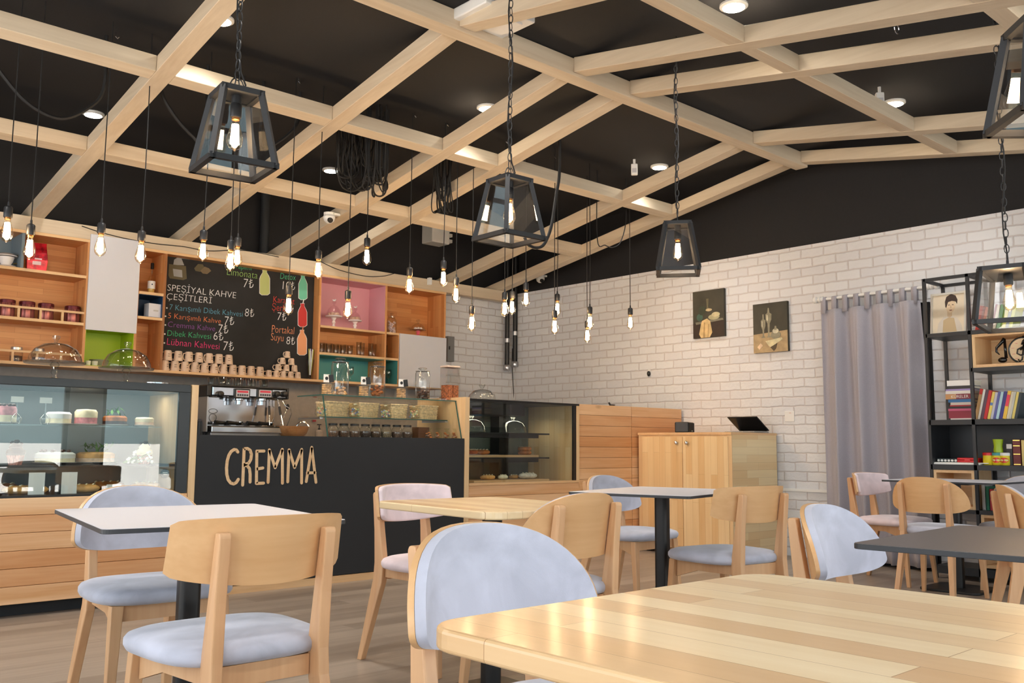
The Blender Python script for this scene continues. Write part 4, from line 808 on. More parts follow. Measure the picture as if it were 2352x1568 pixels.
# ---------------------------------------------------------------- glass snack stand on the counter
q0 = at_y(743, 905, 6.08); ZT = q0.z; XA, XB = 3.648, 4.925
t = thing('glass_snack_stand', 'glass snack stand with a slanted front on the counter', 'display case')
P('top_glass', MB().box(XA, XB, 6.075, 6.45, ZT-.008, ZT), GRN, t); P('top_edge', MB().box(XA, XB, 6.071, 6.0755, ZT-.008, ZT), GEDGE, t); P('top_edge', MB().box(XA-.004, XA, 6.075, 6.45, ZT-.008, ZT), GEDGE, t)
P('front_glass', MB().add([(XA, 5.992, 1.0505), (XB, 5.992, 1.0505), (XB, 6.076, ZT-.008), (XA, 6.076, ZT-.008)], [(0, 1, 2, 3)]), GRN, t)
P('glass_edge', MB().bar((XA, 5.992, 1.0505), (XA, 6.078, ZT-.008), .007), GEDGE, t); P('glass_edge', MB().bar((XB-.004, 5.992, 1.0505), (XB-.004, 6.078, ZT-.008), .007), GEDGE, t)
P('side_glass', MB().add([(XA, 5.994, 1.0505), (XA, 6.44, 1.0505), (XA, 6.44, ZT-.008), (XA, 6.078, ZT-.008)], [(0, 1, 2, 3)]), GLS, t)
ZS = at_y(850, 959, 6.13).z; xs1 = at_y(1027, 962, 6.13).x
P('middle_shelf', MB().box(XA+.004, xs1, 6.13, 6.44, ZS-.008, ZS), GRN, t); P('shelf_edge', MB().box(XA+.004, xs1, 6.126, 6.131, ZS-.008, ZS), GEDGE, t)
P('shelf_bracket', MB().box(XA+.004, XA+.03, 6.12, 6.44, ZS-.02, ZS-.0085), BRUSH, t); P('shelf_bracket', MB().box(xs1-.03, xs1, 6.12, 6.44, ZS-.02, ZS-.0085), BRUSH, t)
WICK = plain('woven_wicker', (226, 204, 164), .7, noise=.12, nscale=60)
def basket(px0, px1, pyt, label):
    Y = 6.24; x0, x1 = at_y(px0, 950, Y).x, at_y(px1, 950, Y).x; h = .115; t = thing('wicker_basket', label, 'basket', ((x0+x1)/2, Y+.08, ZS), 0, 'wicker baskets on the snack stand'); w_ = (x1-x0)/2; mb = MB()
    for k in range(11):
        z = .006+k*.0105; s = 1-.09*(1-z/h); pts = []
        n = 44
        for i in range(n):
            u = i/n*4; e = int(u); f = u-e; cx = [(-1+2*f, -1), (1, -1+2*f), (1-2*f, 1), (-1, 1-2*f)][e]; o_ = 1+.012*sin(i*pi/2+k*pi)
            pts.append((cx[0]*w_*s*o_, cx[1]*.075*s*o_, z))
        mb.tube(pts, .0052, 5, closed=True)
    P('woven_side', mb, WICK, t, smooth='all'); P('basket_bottom', MB().box(-w_*.88, w_*.88, -.066, .066, 0, .006), WICK, t)
    rim = [(-w_, -.075, h), (w_, -.075, h), (w_, .075, h), (-w_, .075, h)]; P('rim', MB().tube(rim, .009, 6, closed=True), WICK, t)
for (a, b), d in zip(((750, 801), (825, 870), (899, 936), (966, 1006)), ORD): basket(a, b, 918, 'rectangular woven wicker basket on the snack stand shelf, %s from the coffee machine' % d)
CELLO = glass('cellophane', (.96, .97, .93), 1.5, .15, .8); SWC = [plain('sweet_%d' % i, c, .4) for i, c in enumerate([(140, 152, 190), (232, 210, 150), (216, 150, 130), (170, 190, 150), (240, 234, 212)])]
for i, (px, py) in enumerate(((731, 955), (815, 955), (885, 957), (950, 959))):
    Y = 6.165; q = at_y(px, py, Y); t = thing('sweet_bag', 'tied cellophane bag of coloured sweets before the baskets, %s from the coffee machine' % ORD[i], 'bag', (q.x, Y, ZS if i else ZS), 0, 'cellophane sweet bags on the snack stand')
    if i == 0: t.location.x = XA+.045
    P('cellophane', MB().lathe([(.04, 0), (.058, .02), (.052, .05), (.026, .085), (.012, .10), (.014, .108), (.035, .135), (.03, .137)], 14, sy=.55), CELLO, t, smooth=True)
    for c in range(5):
        mb = MB(); [mb.blob((random.uniform(-.036, .036), random.uniform(-.016, .016), .012+random.random()*.055), .008, .007, .008, 7, 5) for _ in range(6)]; P('sweets', mb, SWC[c], t, smooth='all')
    P('tie', MB().lathe([(.014, .098), (.0145, .106)], 10, sy=.6), plain('ribbon', (230, 220, 190), .5), t)
NUT = [plain('nut_%d' % i, c, .7, noise=.35, nscale=130, bump=.6) for i, c in enumerate([(120, 88, 66), (104, 74, 54), (96, 66, 48), (70, 52, 42), (96, 72, 52), (128, 110, 82), (92, 66, 50), (86, 60, 44)])]
for i, px in enumerate((764, 789, 814, 838.5, 862.5, 886.5, 911, 935)):
    q = at_y(px, 1003, 6.09); lt('nut_jar', 'round glass jar with a black lid holding dark snacks, %s from the coffee machine' % ORD[i], 'jar', (q.x, 6.09, 1.0505), [('jar_body', [(.03, 0), (.044, .022), (.046, .05), (.038, .078), (.030, .086), (.032, .092)], GLS2), ('contents', [(.030, .003), (.042, .022), (.043, .052), (0, .058)], NUT[i]), ('lid', [(.034, .092), (.035, .106), (.03, .108), (0, .108)], MATTE)], 'black-lidded jars along the counter', n=16)
q = at_y(966, 1003, 6.16); t = thing('dark_wood_crate', 'dark brown wooden crate between the jars and cookie bags', 'crate', (q.x, 6.16, 1.0505)); DW = wood('dark_walnut', (120, 78, 48), (84, 52, 30), 0, 12, .5)
P('crate_side', MB().box(-.055, .055, -.045, -.035, 0, .095), DW, t); P('crate_side', MB().box(-.055, .055, .035, .045, 0, .095), DW, t); P('crate_end', MB().box(-.055, -.045, -.035, .035, 0, .095), DW, t); P('crate_end', MB().box(.045, .055, -.035, .035, 0, .095), DW, t); P('crate_bottom', MB().box(-.045, .045, -.035, .035, 0, .01), DW, t)
for i, px in enumerate((985, 1006, 1026, 1045)):
    q = at_y(px, 1003, 6.07); t = thing('cookie_bag', 'small clear bag of cookies with a twisted top, %s from the dark crate' % ORD[i], 'bag', (q.x, 6.07, 1.0505), 0, 'cookie bags on the counter')
    P('bag_film', MB().lathe([(.03, 0), (.036, .02), (.032, .05), (.012, .065), (.026, .088)], 10, sy=.6), CELLO, t, smooth=True)
    mb = MB(); [mb.blob((random.uniform(-.018, .018), random.uniform(-.01, .01), .01+.008*k), .014, .012, .006, 8, 5) for k in range(6)]; P('cookies', mb, CRUSTD, t, smooth='all')
PK = plain('biscuit_stack', (206, 158, 110), .7, noise=.3, nscale=50)
for i, (px, py) in enumerate(((750, 900), (835, 905), (921, 909))):
    q = at_y(px, py, 6.12); t = thing('biscuit_pack', 'clear pack of stacked biscuits with a black and white tag, %s from the coffee machine' % ORD[i], 'pack', (q.x, 6.12, ZT), rad(-8), 'biscuit packs on the glass top')
    mb = MB(); [mb.lathe([(.035, .004+k*.0125), (.038, .008+k*.0125), (.035, .0135+k*.0125)], 12) for k in range(6)]; P('biscuits', mb, PK, t)
    P('wrapper', MB().box(-.042, .042, -.04, .04, 0, .085), CELLO, t); P('wrapper_top', MB().add([(-.042, 0, .085), (.042, 0, .085), (.05, 0, .155), (-.05, 0, .155)], [(0, 1, 2, 3)]), CELLO, t)
    tg = P('pack_tag', MB().box(-.046, -.0, -.046, -.043, .09, .15), CARD, t); P('tag_print', MB().lathe([(.009, 0), (.013, .001)], 12, c=(0, 0, 0), M=Matrix.Translation((-.022, -.0465, .12)) @ Matrix.Rotation(rad(90), 4, 'X')), MATTE, tg)
    P('black_tag', MB().box(.012, .05, -.05, -.047, .088, .145, M=Matrix.Rotation(rad(-8), 4, 'Y')), MATTE, t, label='tilted black tag'); 
def tall_jar(px, py, h, R, label, fill, fm, group=None):
    q = at_y(px, py, 6.22); t = lt('tall_jar', label, 'jar', (q.x, 6.22, ZT), [('jar_body', [(R*.9, 0), (R, .008), (R, h*.88), (R*.9, h*.93), (R*.9, h*.95)], GLS2), ('lid', [(R*.98, h*.95), (R*.98, h*.965), (R*.3, h*.985), (R*.3, h), (R*.55, h*1.03), (R*.62, h*1.06), (R*.5, h*1.07), (0, h*1.07)], GLS2)], group, n=24)
    mb = MB()
    for k in range(26): a, r = random.uniform(0, 6.28), R*.72*math.sqrt(random.random()); mb.blob((r*cos(a), r*sin(a), .014+random.random()**1.6*h*fill), .018, .014, .011, 8, 5)
    P('biscuits', mb, fm, t, smooth='all')
tall_jar(780, 902, .275, .068, 'tall lidded glass jar with a few biscuits, nearest the coffee machine', .18, PK, 'tall lidded jars on the glass top'); tall_jar(866, 906, .262, .064, 'tall lidded glass jar about a third full of brown biscuits', .3, CRUSTD, 'tall lidded jars on the glass top'); tall_jar(970, 910, .25, .062, 'tall lidded glass jar with dark and pale biscuits', .24, CHOC, 'tall lidded jars on the glass top')
q = at_y(1033, 912, 6.2); t = thing('granola_dispenser', 'square clear dispenser half full of reddish granola', 'dispenser', (q.x, 6.2, ZT)); 
P('clear_box', MB().box(-.068, .068, -.05, .05, 0, .285), GLS2, t); P('granola', MB().box(-.06, -.006, -.043, .043, .002, .135), plain('granola', (160, 96, 64), .8, noise=.45, nscale=70, bump=.6), t); P('granola', MB().box(.006, .06, -.043, .043, .002, .135), bpy.data.materials['granola'], t); P('lid', MB().box(-.07, .07, -.052, .052, .285, .30), plain('clear_plastic_lid', (196, 184, 176), .3), t, bevel=.003)
q = at_y(1061, 912, 6.4); t = thing('cake_tongs', 'black handled tongs resting on the top of the pastry case', 'tongs', (5.02, 6.3, 1.402)); P('tong_arm', MB().tube([(0, 0, .008), (.0, .12, .012)], .006, 6), STEEL, t); P('tong_handle', MB().blob((0, 0, .016), .016, .02, .014, 8, 6).tube([(0, 0, .02), (-.008, 0, .05)], .007, 6), MATTE, t)

# ---------------------------------------------------------------- pastry case, slatted panels, cabinet
XP0, XP1 = 4.978, 6.262
t = thing('pastry_display_case', 'glass pastry case with wooden ends, bread boards and black trays near the brick corner', 'display case')
P('slatted_base', slats(XP0, 6.30, .02, DECK-.02, YK, 5.998), SLAT, t, bevel=.0025); P('carcass', MB().box(XP0, 6.29, 6.0, 6.62, .02, DECK-.02), BLKP, t); P('base_ledge', MB().box(XP0, 6.30, YK-.006, 6.62, DECK-.02, DECK), PINEL, t)
P('top_panel', MB().box(XP0, 6.30, YK-.004, 6.62, 1.372, 1.39), MATTE, t); P('end_post', MB().box(6.264, 6.302, YK-.002, 6.62, DECK, 1.372), PINELV, t); P('edge_post', MB().box(6.225, 6.264, YK, YK+.02, DECK, 1.372), MATTE, t)
P('front_glass', MB().box(XP0, 6.225, YK+.005, YK+.011, DECK, 1.372), GRN, t)
P('end_lining', MB().box(6.24, 6.263, YK+.02, 6.60, DECK, 1.372), CABW, t); P('back_panel', MB().box(XP0, 6.24, 6.58, 6.62, DECK, 1.372), plain('case_back_green', (76, 84, 76), .4), t)
xm = at_y(1157, 1050, 6.45).x; P('middle_post', MB().box(xm-.06, xm+.06, 6.45, 6.57, DECK, 1.372), MATTE, t)
area('case_lamp', (5.55, 6.3, 1.26), (0, 0, 0), 1.1, .05, 1.6, (1, .9, .68)).parent = t
P('ceiling_box', MB().box(XP0, at_y(1205, 940, 6.2).x, 6.2, 6.57, 1.27, 1.372), MATTE, t)
x2 = at_y(1262, 996, 6.12).x
z1, z2 = at_y(1150, 993, 6.12).z, at_y(1150, 1050, 6.12).z
for z in (z1, z2): P('black_tray', MB().box(XP0, x2, 6.12, 6.44, z-.014, z), MATTE, t); P('tray_bracket', MB().box(XP0, x2-.12, 6.14, 6.42, z-.045, z-.014), MATTE, t)
tag(P('bread_board', MB().box(XP0+.01, at_y(1232, 1042, 6.16).x, 6.13, 6.42, z2, z2+.02), PINEL), 'pale wooden bread board on the lower black tray', 'board')
tag(P('bread_board', MB().box(at_y(1085, 1113, 6.05).x, at_y(1258, 1110, 6.05).x, 6.03, 6.3, DECK, DECK+.016), PINEL), 'pale wooden bread board on the pastry case floor', 'board')
for px, d in ((1178, 'glass dome on the upper black tray, whole'), (1083, 'glass dome on the upper black tray, half hidden behind the wooden post')):
    q = at_y(px, 990, 6.27); x = max(q.x, XP0+.13); lt('glass_dome', d, 'dome', (x, 6.27, z1), [('dome_shell', [(.12, 0), (.125, .006), (.118, .05), (.09, .09), (.05, .108), (.012, .114)], GLS2), ('knob', [(.008, .114), (.012, .124), (.028, .15), (.024, .156), (0, .156)], GLS2)], n=28)
zb = z2+.0205
q = at_y(1205, 1040, 6.25)
for k in range(2):
    t = thing('bagel', ('lower' if k == 0 else 'upper') + ' of two stacked sesame rings on the bread board', 'bread', (q.x, 6.25, zb+k*.036)); P('ring', MB().tube([(.045*cos(a*pi/8), .045*sin(a*pi/8), .019) for a in range(16)], .019, 10, closed=True), CRUSTD, t, smooth='all'); mb = MB(); [mb.blob((.045*cos(a*.37)+random.uniform(-.01, .01), .045*sin(a*.37)+random.uniform(-.01, .01), .037), .003, .002, .002, 5, 3) for a in range(34)]; P('sesame', mb, CREAM, t)
for k, dx in enumerate((-.05, .06)): 
    o = loaf('bread_roll', ('browner plaited roll nearest the wooden post' if k == 0 else 'browner plaited roll beside the first one') + ' on the bread board', 'bread', 1095, 6.25, zb, .15, .04, CRUSTD, rad(20-40*k)); o.location.x = max(at_y(1095, 1040, 6.25).x+dx, XP0+.1+k*.1)
for px, L, R, m, d in ((1120, .16, .036, CRUST, 'yellowish crusty roll on the case floor board, nearest the wooden post'), (1155, .10, .034, CREAM, 'pale short roll on the case floor board'), (1180, .11, .03, CRUST, 'golden roll between the pale ones on the case floor board'), (1212, .21, .045, plain('floured_crust', (206, 196, 178), .8, noise=.12), 'large floury loaf on the case floor board')):
    loaf('bread_roll', d, 'bread', px, 6.13 if px != 1180 else 6.2, DECK+.0165, L, R, m, 0)
q = at_y(1107, 915, 6.35); lt('glass_dome', 'glass cake dome on top of the pastry case against the brick', 'dome', (q.x, 6.35, 1.39), [('dome_shell', [(.13, 0), (.13, .02), (.118, .06), (.08, .098), (.03, .112), (.012, .114)], GLS2), ('knob', [(.008, .114), (.012, .12), (.03, .15), (.026, .156), (0, .156)], GLS2)], n=28)
for i, (a, b) in enumerate(((6.306, 7.06), (7.066, 7.86))):
    t = thing('slatted_panel', ('slatted pine panel beside the pastry case' if i == 0 else 'slatted pine panel between the cabinet and the brick wall'), 'panel'); P('slats', slats(a, b, 0, 1.392, YK+.01, YK+.034), SLAT, t, bevel=.0025); P('backing_board', MB().box(a+.013, b, YK+.035, YK+.045, 0, 1.38), MATTE, t); P('side_batten', MB().box(a, a+.012, YK+.035, YK+.10, 0, 1.39), PINELV, t)
XC = 7.13
t = thing('pine_cabinet', 'two-door pine cabinet with steel knobs against the brick wall', 'cabinet'); CY0, CY1 = 4.87, 5.95
P('body', MB().box(XC+.02, 7.88, CY0, CY1, .05, 1.115), CABS, t); P('top', MB().box(XC-.002, 7.882, CY0-.004, CY1, 1.115, 1.137), PINEL, t)
cm = (CY0+CY1)/2
P('front_frame', MB().box(XC+.012, XC+.02, CY0, CY1, .05, 1.115), PINELV, t)
for a, b, kx in ((CY0+.035, cm-.003, cm-.06), (cm+.003, CY1-.05, cm+.06)):
    d = P('door', MB().box(XC, XC+.018, a, b, .08, 1.098), CABW, t, bevel=.002); P('knob', MB().lathe([(.006, 0), (.006, .012), (.016, .018), (.018, .026), (.01, .034), (0, .035)], 14, M=Matrix.Translation((XC, kx, 1.04)) @ Matrix.Rotation(rad(-90), 4, 'Y')), STEEL, d, smooth=True)
P('foot', MB().box(XC+.06, XC+.11, CY0+.05, CY0+.1, 0, .05).box(7.8, 7.85, CY0+.05, CY0+.1, 0, .05), MATTE, t); P('foot', MB().box(XC+.06, XC+.11, CY1-.1, CY1-.05, 0, .05).box(7.8, 7.85, CY1-.1, CY1-.05, 0, .05), MATTE, t)
ZC = 1.1375
q = at_y(1575, 990, 5.55); t = thing('loudspeaker', 'small black loudspeaker with a silver side on the pine cabinet', 'speaker', (7.42, 5.60, ZC), rad(20)); P('speaker_case', MB().box(-.10, .085, -.07, .07, 0, .105), MATTE, t, bevel=.012); P('side_cheek', MB().box(.085, .112, -.07, .07, 0, .105), plain('silver_cheek', (180, 184, 190), .4), t, bevel=.01); P('grille', MB().box(-.092, .078, -.0735, -.0695, .01, .096), plain('grille_cloth', (22, 22, 24), .9), t); P('badge', MB().box(-.018, .018, -.0755, -.0735, .016, .022), STEEL, t)
t = thing('laptop', 'half open black laptop on the near end of the pine cabinet', 'laptop', (7.77, 5.045, ZC)); hw = .165
P('keyboard_base', MB().box(-.245, 0, -hw, hw, .002, .016), plain('laptop_silver', (150, 152, 156), .35, .4), t, bevel=.004); P('hinge', MB().tube([(.004, -hw*.85, .018), (.004, hw*.85, .018)], .009, 8), MATTE, t)
L_ = Matrix.Translation((.004, 0, .020)) @ Matrix.Rotation(rad(-58), 4, 'Y'); P('screen_lid', MB().box(0, .008, -hw, hw, 0, .24, M=L_), MATTE, t, bevel=.003); P('screen', MB().box(-.0015, .0005, -hw+.012, hw-.012, .016, .23, M=L_), plain('dark_screen', (8, 8, 10), .15), t)
t = thing('cabinet_gadget', 'tiny black gadget on top of the slatted panel', 'gadget', (at_y(1388, 931, 6.1).x, 6.0, 1.393)); P('gadget_body', MB().box(-.03, .03, -.012, .012, 0, .012), MATTE, t, bevel=.004); P('gadget_clip', MB().bar((-.03, 0, .012), (-.045, 0, .028), .012), MATTE, t)

# ---------------------------------------------------------------- on the brick wall
def px_(px, py): return at_x(px, py, 7.88)
def painting(c00, c10, c01, label, build):
    a, b, c = px_(*c00), px_(*c10), px_(*c01); y0, y1, z1, z0 = b.y, a.y, (a.z+b.z)/2, c.z
    t = thing('canvas_painting', label, 'painting'); P('canvas', MB().box(7.865, 7.898, y0, y1, z0, z1), plain('canvas_dark', (62, 60, 50), .7, noise=.12, nscale=6), t)
    k = [0]
    def poly(pts, mat): k[0] += 1; P('painted_shape', MB().prism([(y1-(y1-y0)*u, z1-(z1-z0)*v) for u, v in pts], lambda A, B, tt: (tt, A, B), 7.8648-.0004*k[0], 7.8655), mat, t)
    build(poly)
pa = lambda n, c: plain('paint_'+n, c, .6, noise=.08, nscale=20)
def ell(cx, cy, rx, ry, n=16): return [(cx+rx*cos(2*pi*i/n), cy+ry*sin(2*pi*i/n)) for i in range(n)]
def pA(poly):
    poly([(0, .68), (1, .66), (1, 1), (0, 1)], pa('umber', (44, 32, 26))); poly([(.08, .66), (.95, .62), (.98, .66), (.1, .71)], pa('pewter', (120, 118, 104))); poly(ell(.22, .56, .10, .08), pa('teal', (62, 92, 80))); poly(ell(.3, .42, .12, .1), pa('vine', (50, 58, 44)))
    poly([(.44, .18), (.52, .18), (.5, .36), (.56, .42), (.42, .42), (.46, .36)], pa('glasswork', (96, 92, 70))); poly(ell(.52, .42, .1, .03), pa('rim', (196, 178, 140))); poly(ell(.68, .58, .18, .06), pa('dish', (170, 164, 130))); poly(ell(.74, .53, .13, .05), pa('fruit', (196, 188, 150)))
    poly([(.3, .64), (.46, .60), (.56, .66), (.62, .9), (.54, 1), (.26, 1), (.2, .92), (.26, .72)], pa('cloth', (206, 180, 130))); poly([(.36, .68), (.40, .68), (.38, 1), (.33, 1)], pa('clothfold', (168, 138, 92))); poly([(.5, .72), (.53, .72), (.5, 1), (.47, 1)], pa('clothfold2', (176, 146, 100)))
def pB(poly):
    poly([(0, .62), (1, .58), (1, 1), (0, 1)], pa('table', (168, 146, 110))); g = pa('silverware', (136, 132, 112)); gl = pa('highlight', (196, 192, 170))
    for cx, top, s in ((.3, .22, .85), (.46, .1, 1.1)):
        poly([(cx-.015, top), (cx+.015, top), (cx+.03*s, top+.1), (cx+.08*s, top+.13), (cx+.075*s, top+.24), (cx+.03*s, top+.32), (cx+.02, .66), (cx+.07, .70), (cx-.07, .70), (cx-.02, .66), (cx-.03*s, top+.32), (cx-.075*s, top+.24), (cx-.08*s, top+.13), (cx-.03*s, top+.1)], g); poly([(cx-.05*s, top+.14), (cx-.02*s, top+.14), (cx-.02, top+.27), (cx-.05*s, top+.24)], gl)
    poly(ell(.66, .66, .15, .08), g); poly(ell(.66, .58, .09, .05), gl); poly([(.64, .48), (.68, .48), (.70, .56), (.62, .56)], g); poly([(.36, .77), (.84, .72), (.86, .76), (.5, .9), (.44, .86)], pa('napkin', (206, 198, 160))); poly([(.12, .88), (.22, .80), (.28, .86), (.18, .94)], pa('shell', (214, 190, 160))); poly([(.5, .9), (.7, .83), (.66, .93), (.6, .98)], pa('shade', (74, 64, 48)))
painting((1593, 672), (1664, 661), (1597, 778), 'dark still-life canvas with a pale hanging cloth, on the brick wall', pA)
painting((1731, 699), (1809, 692), (1731, 812), 'dark still-life canvas with two tall goblets and a napkin, on the brick wall', pB)
q = at_x(1491, 858, 7.88); t = thing('wall_cable_outlet', 'small black and white cable outlet on the brick below the paintings', 'outlet', (7.895, q.y, q.z)); P('wall_plate', MB().box(-.012, 0, -.012, .022, -.03, .045), WPL, t, bevel=.003); P('black_plug', MB().blob((-.022, 0, 0), .02, .022, .03, 10, 6), MATTE, t, smooth='all')
q = at_x(1813, 956, 7.89); t = thing('wall_switch', 'white switch plate on the brick above the cabinet corner', 'switch', (7.898, q.y, q.z)); P('plate', MB().box(-.008, 0, -.05, .05, -.05, .05), WPL, t, bevel=.003); P('pilot_mark', MB().box(-.0095, -.0075, -.02, .0, .03, .034), SWC[2], t)
z = at_x(1850, 1126, 7.89).z
tag(P('cable_trunking', MB().box(7.885, 7.9, 4.3, 4.86, z-.012, z+.012), WPL), 'slim white cable trunking along the brick beside the curtain', 'trunking')
# ---------------------------------------------------------------- doorway, curtain
struct(P('door_1', MB().box(7.87, 7.9, 3.37, 4.2, 0, 2.24), plain('doorway_shade', (14, 13, 14), .8)))  # flat black panel stands in for the unlit doorway opening
ra, rb = at_x(1872, 690, 7.78), at_x(2153, 655, 7.78)
t = thing('curtain_rod', 'white curtain rod with ring-turned ends on the brick wall', 'curtain rod'); ZR = (ra.z+rb.z)/2
P('rod', MB().tube([(7.78, ra.y, ZR), (7.78, rb.y, ZR)], .014, 10), WPL, t, smooth=True)
for y, s in ((ra.y, 1), (rb.y, -1)):
    P('finial', MB().lathe([(.014, 0), (.026, .008), (.026, .022), (.016, .028), (.028, .036), (.028, .05), (.012, .058), (.03, .075), (.03, .095), (.012, .108), (0, .108)], 14, M=Matrix.Translation((7.78, y-s*.09, ZR)) @ Matrix.Rotation(rad(-90*s), 4, 'X')), WPL, t, smooth=True)
    P('bracket', MB().bar((7.78, y-s*.14, ZR), (7.9, y-s*.14, ZR), .016), WPL, t)
cy1, cy0 = at_x(1886, 750, 7.76).y, at_x(2112, 750, 7.76).y; ZT2 = ZR-.105; ZB = .03; NU, NV = 150, 26
vs, fs = [], []
tabs = [cy1-(cy1-cy0)*(i+.25)/8.6 for i in range(9)]
for j in range(NV+1):
    v = j/NV; z = ZT2+(ZB-ZT2)*v
    for i in range(NU+1):
        u = i/NU; y = cy1+(cy0-.05*v-cy1)*u; ph = u*2*pi*4.3
        f = .056*sin(ph+.5*sin(2.2*v+u*5))+.012*sin(1.9*ph+1+1.2*v)+.0025*sin(5*ph+2*v)
        vs.append((7.76+f*(.55+.45*min(1, v*4)), y+.015*cos(ph)*min(1, v*3), z))
for j in range(NV):
    for i in range(NU): a = j*(NU+1)+i; fs.append((a, a+1, a+NU+2, a+NU+1))
t = thing('tab_top_curtain', 'grey tab-top curtain hanging from the white rod beside the bookcase', 'curtain')
o = P('drape', MB().add(vs, fs), CURT, t, smooth='all'); sd = o.modifiers.new('cloth', 'SOLIDIFY'); sd.thickness = .004
for y in tabs:
    m_ = MB(); pts = []
    for k in range(13): a = pi*k/12; pts.append((7.78+.018*cos(a), ZR+.018*sin(a)))
    pts = [(7.80, ZT2-.03)] + pts + [(7.758, ZT2-.03)]; n = len(pts); vv = []
    for x, z in pts: vv += [(x, y-.024, z), (x, y+.024, z)]
    m_.add(vv, [(2*i, 2*i+1, 2*i+3, 2*i+2) for i in range(n-1)]); o = P('tab_loop', m_, CURT, t, smooth='all'); sd = o.modifiers.new('cloth', 'SOLIDIFY'); sd.thickness = .003

# ---------------------------------------------------------------- bookcase
XF, XBk = 7.48, 7.84; BY1, BY0 = 3.235, 1.9
bx = lambda px, py, X=None: at_x(px, py, X or XF)
t = BK = thing('metal_bookcase', 'black steel bookcase with shelves and pine box inserts against the brick wall', 'bookcase')
zT = bx(2122, 641).z; zA1 = bx(2170, 764).z; zM1 = bx(2160, 964).z; zL1 = bx(2160, 1066).z; yM = bx(2229, 800).y; zB2 = bx(2290, 842).z
zLow = bx(2255, 1172).z
S_ = .024
def post(x, y, z0, z1, d='post'): P(d, MB().box(x-S_/2, x+S_/2, y-S_/2, y+S_/2, z0, z1), METAL, BK)
for x in (XF, XBk):
    for y in (BY1, BY0): post(x, y, 0, zT)
    post(x, yM, 0, zT if x == XF else zT)
    P('rail', MB().box(x-S_/2, x+S_/2, BY0, BY1, zT-S_, zT), METAL, BK)
P('rail', MB().box(XF, XBk, BY1-S_/2, BY1+S_/2, zT-S_, zT), METAL, BK); P('rail', MB().box(XF, XBk, yM-S_/2, yM+S_/2, zT-S_, zT), METAL, BK)
def bshelf(z, y0, y1, th=.03): P('shelf', MB().box(XF-.012, XBk, y0, y1, z-th, z), METAL, BK)
bshelf(zA1, BY0, BY1); bshelf(zM1, BY0, BY1, .04); bshelf(zL1, BY0, BY1, .04); bshelf(zB2, BY0, yM, .03); bshelf(zLow, BY0, BY1, .03); bshelf(.1, BY0, BY1, .06)
P('back_panel', MB().box(XBk-.016, XBk-.004, BY0, BY1, zL1, zM1-.04), METAL, BK); P('side_panel', MB().box(XF, XBk, BY1-.008, BY1, zL1, zM1-.04), METAL, BK)
def pbox(y0, y1, z0, z1, label):
    t = thing('pine_box_insert', label, 'box'); e = .022; d = XBk-.03
    P('side', MB().box(XF-.004, d, y0, y0+e, z0, z1), PINELV, t); P('side', MB().box(XF-.004, d, y1-e, y1, z0, z1), PINELV, t); P('top', MB().box(XF-.004, d, y0+e, y1-e, z1-e, z1), PINEL, t); P('bottom', MB().box(XF-.004, d, y0+e, y1-e, z0, z0+e), PINEL, t); P('back', MB().box(d-.01, d, y0+e, y1-e, z0+e, z1-e), CABS, t)
pbox(BY0+.2, yM-.014, zB2+.001, zA1-.032, 'open pine box holding the music clock in the bookcase')
pbox(yM+.014, BY1-.014, zLow+.001, zL1-.042, 'open empty pine box low in the bookcase beside the curtain')
pbox(BY0+.1, yM-.02, .11, zLow-.032, 'pine box on the lowest shelf of the bookcase')
# music clock
zc = zB2+.024; q = bx(2346, 802, 7.6)
t = thing('music_clock', 'black quaver ornament with a round treble-clef clock in the pine box', 'clock', (7.62, q.y, zc)); GLOSS = plain('gloss_black', (16, 16, 18), .12)
CRM = plain('clock_face', (232, 212, 176), .5); yzf = lambda a, b, tt: (tt, a, b)
R_ = .095; cz_ = .105
P('clock_rim', MB().tube([(0, R_*cos(a*pi/16), cz_+R_*sin(a*pi/16)) for a in range(32)], .008, 6, closed=True), GLOSS, t, smooth='all'); P('clock_face', MB().prism(ell(0, cz_, R_, R_, 28), yzf, -.004, .012), CRM, t)
cl = [(.0, .145), (-.012, .175), (-.022, .19), (-.028, .165), (-.01, .13), (.03, .11), (.035, .08), (.01, .065), (-.025, .075), (-.032, .105), (-.01, .12), (.01, .105)]
P('treble_clef', MB().tube([(-.012, a, b) for a, b in cl], .006, 6).tube([(-.012, a, b) for a, b in [(-.018, .17), (-.004, .06), (.002, .03), (.02, .02), (.028, .035)]], .006, 6), GLOSS, t, smooth='all')
P('hour_mark', MB().box(-.007, -.003, .055, .075, .12, .124).box(-.007, -.003, .05, .07, .075, .08).box(-.007, -.003, .03, .045, .155, .16).box(-.007, -.003, .03, .05, .04, .045), SWC[2], t)
P('quaver', MB().tube([(0, .125, .20), (0, .118, .05)], [.010, .012], 8).tube([(0, .125, .205), (0, .15, .17), (0, .185, .135), (0, .188, .105), (0, .165, .08)], [.012, .013, .011, .008, .004], 8).blob((0, .145, .038), .014, .034, .022, 12, 8), GLOSS, t, smooth='all')
P('clock_hanger', MB().tube([(0, -.01, .205), (0, -.012, .235), (0, .03, .24), (0, .034, .212)], .006, 6), GLOSS, t, smooth='all')
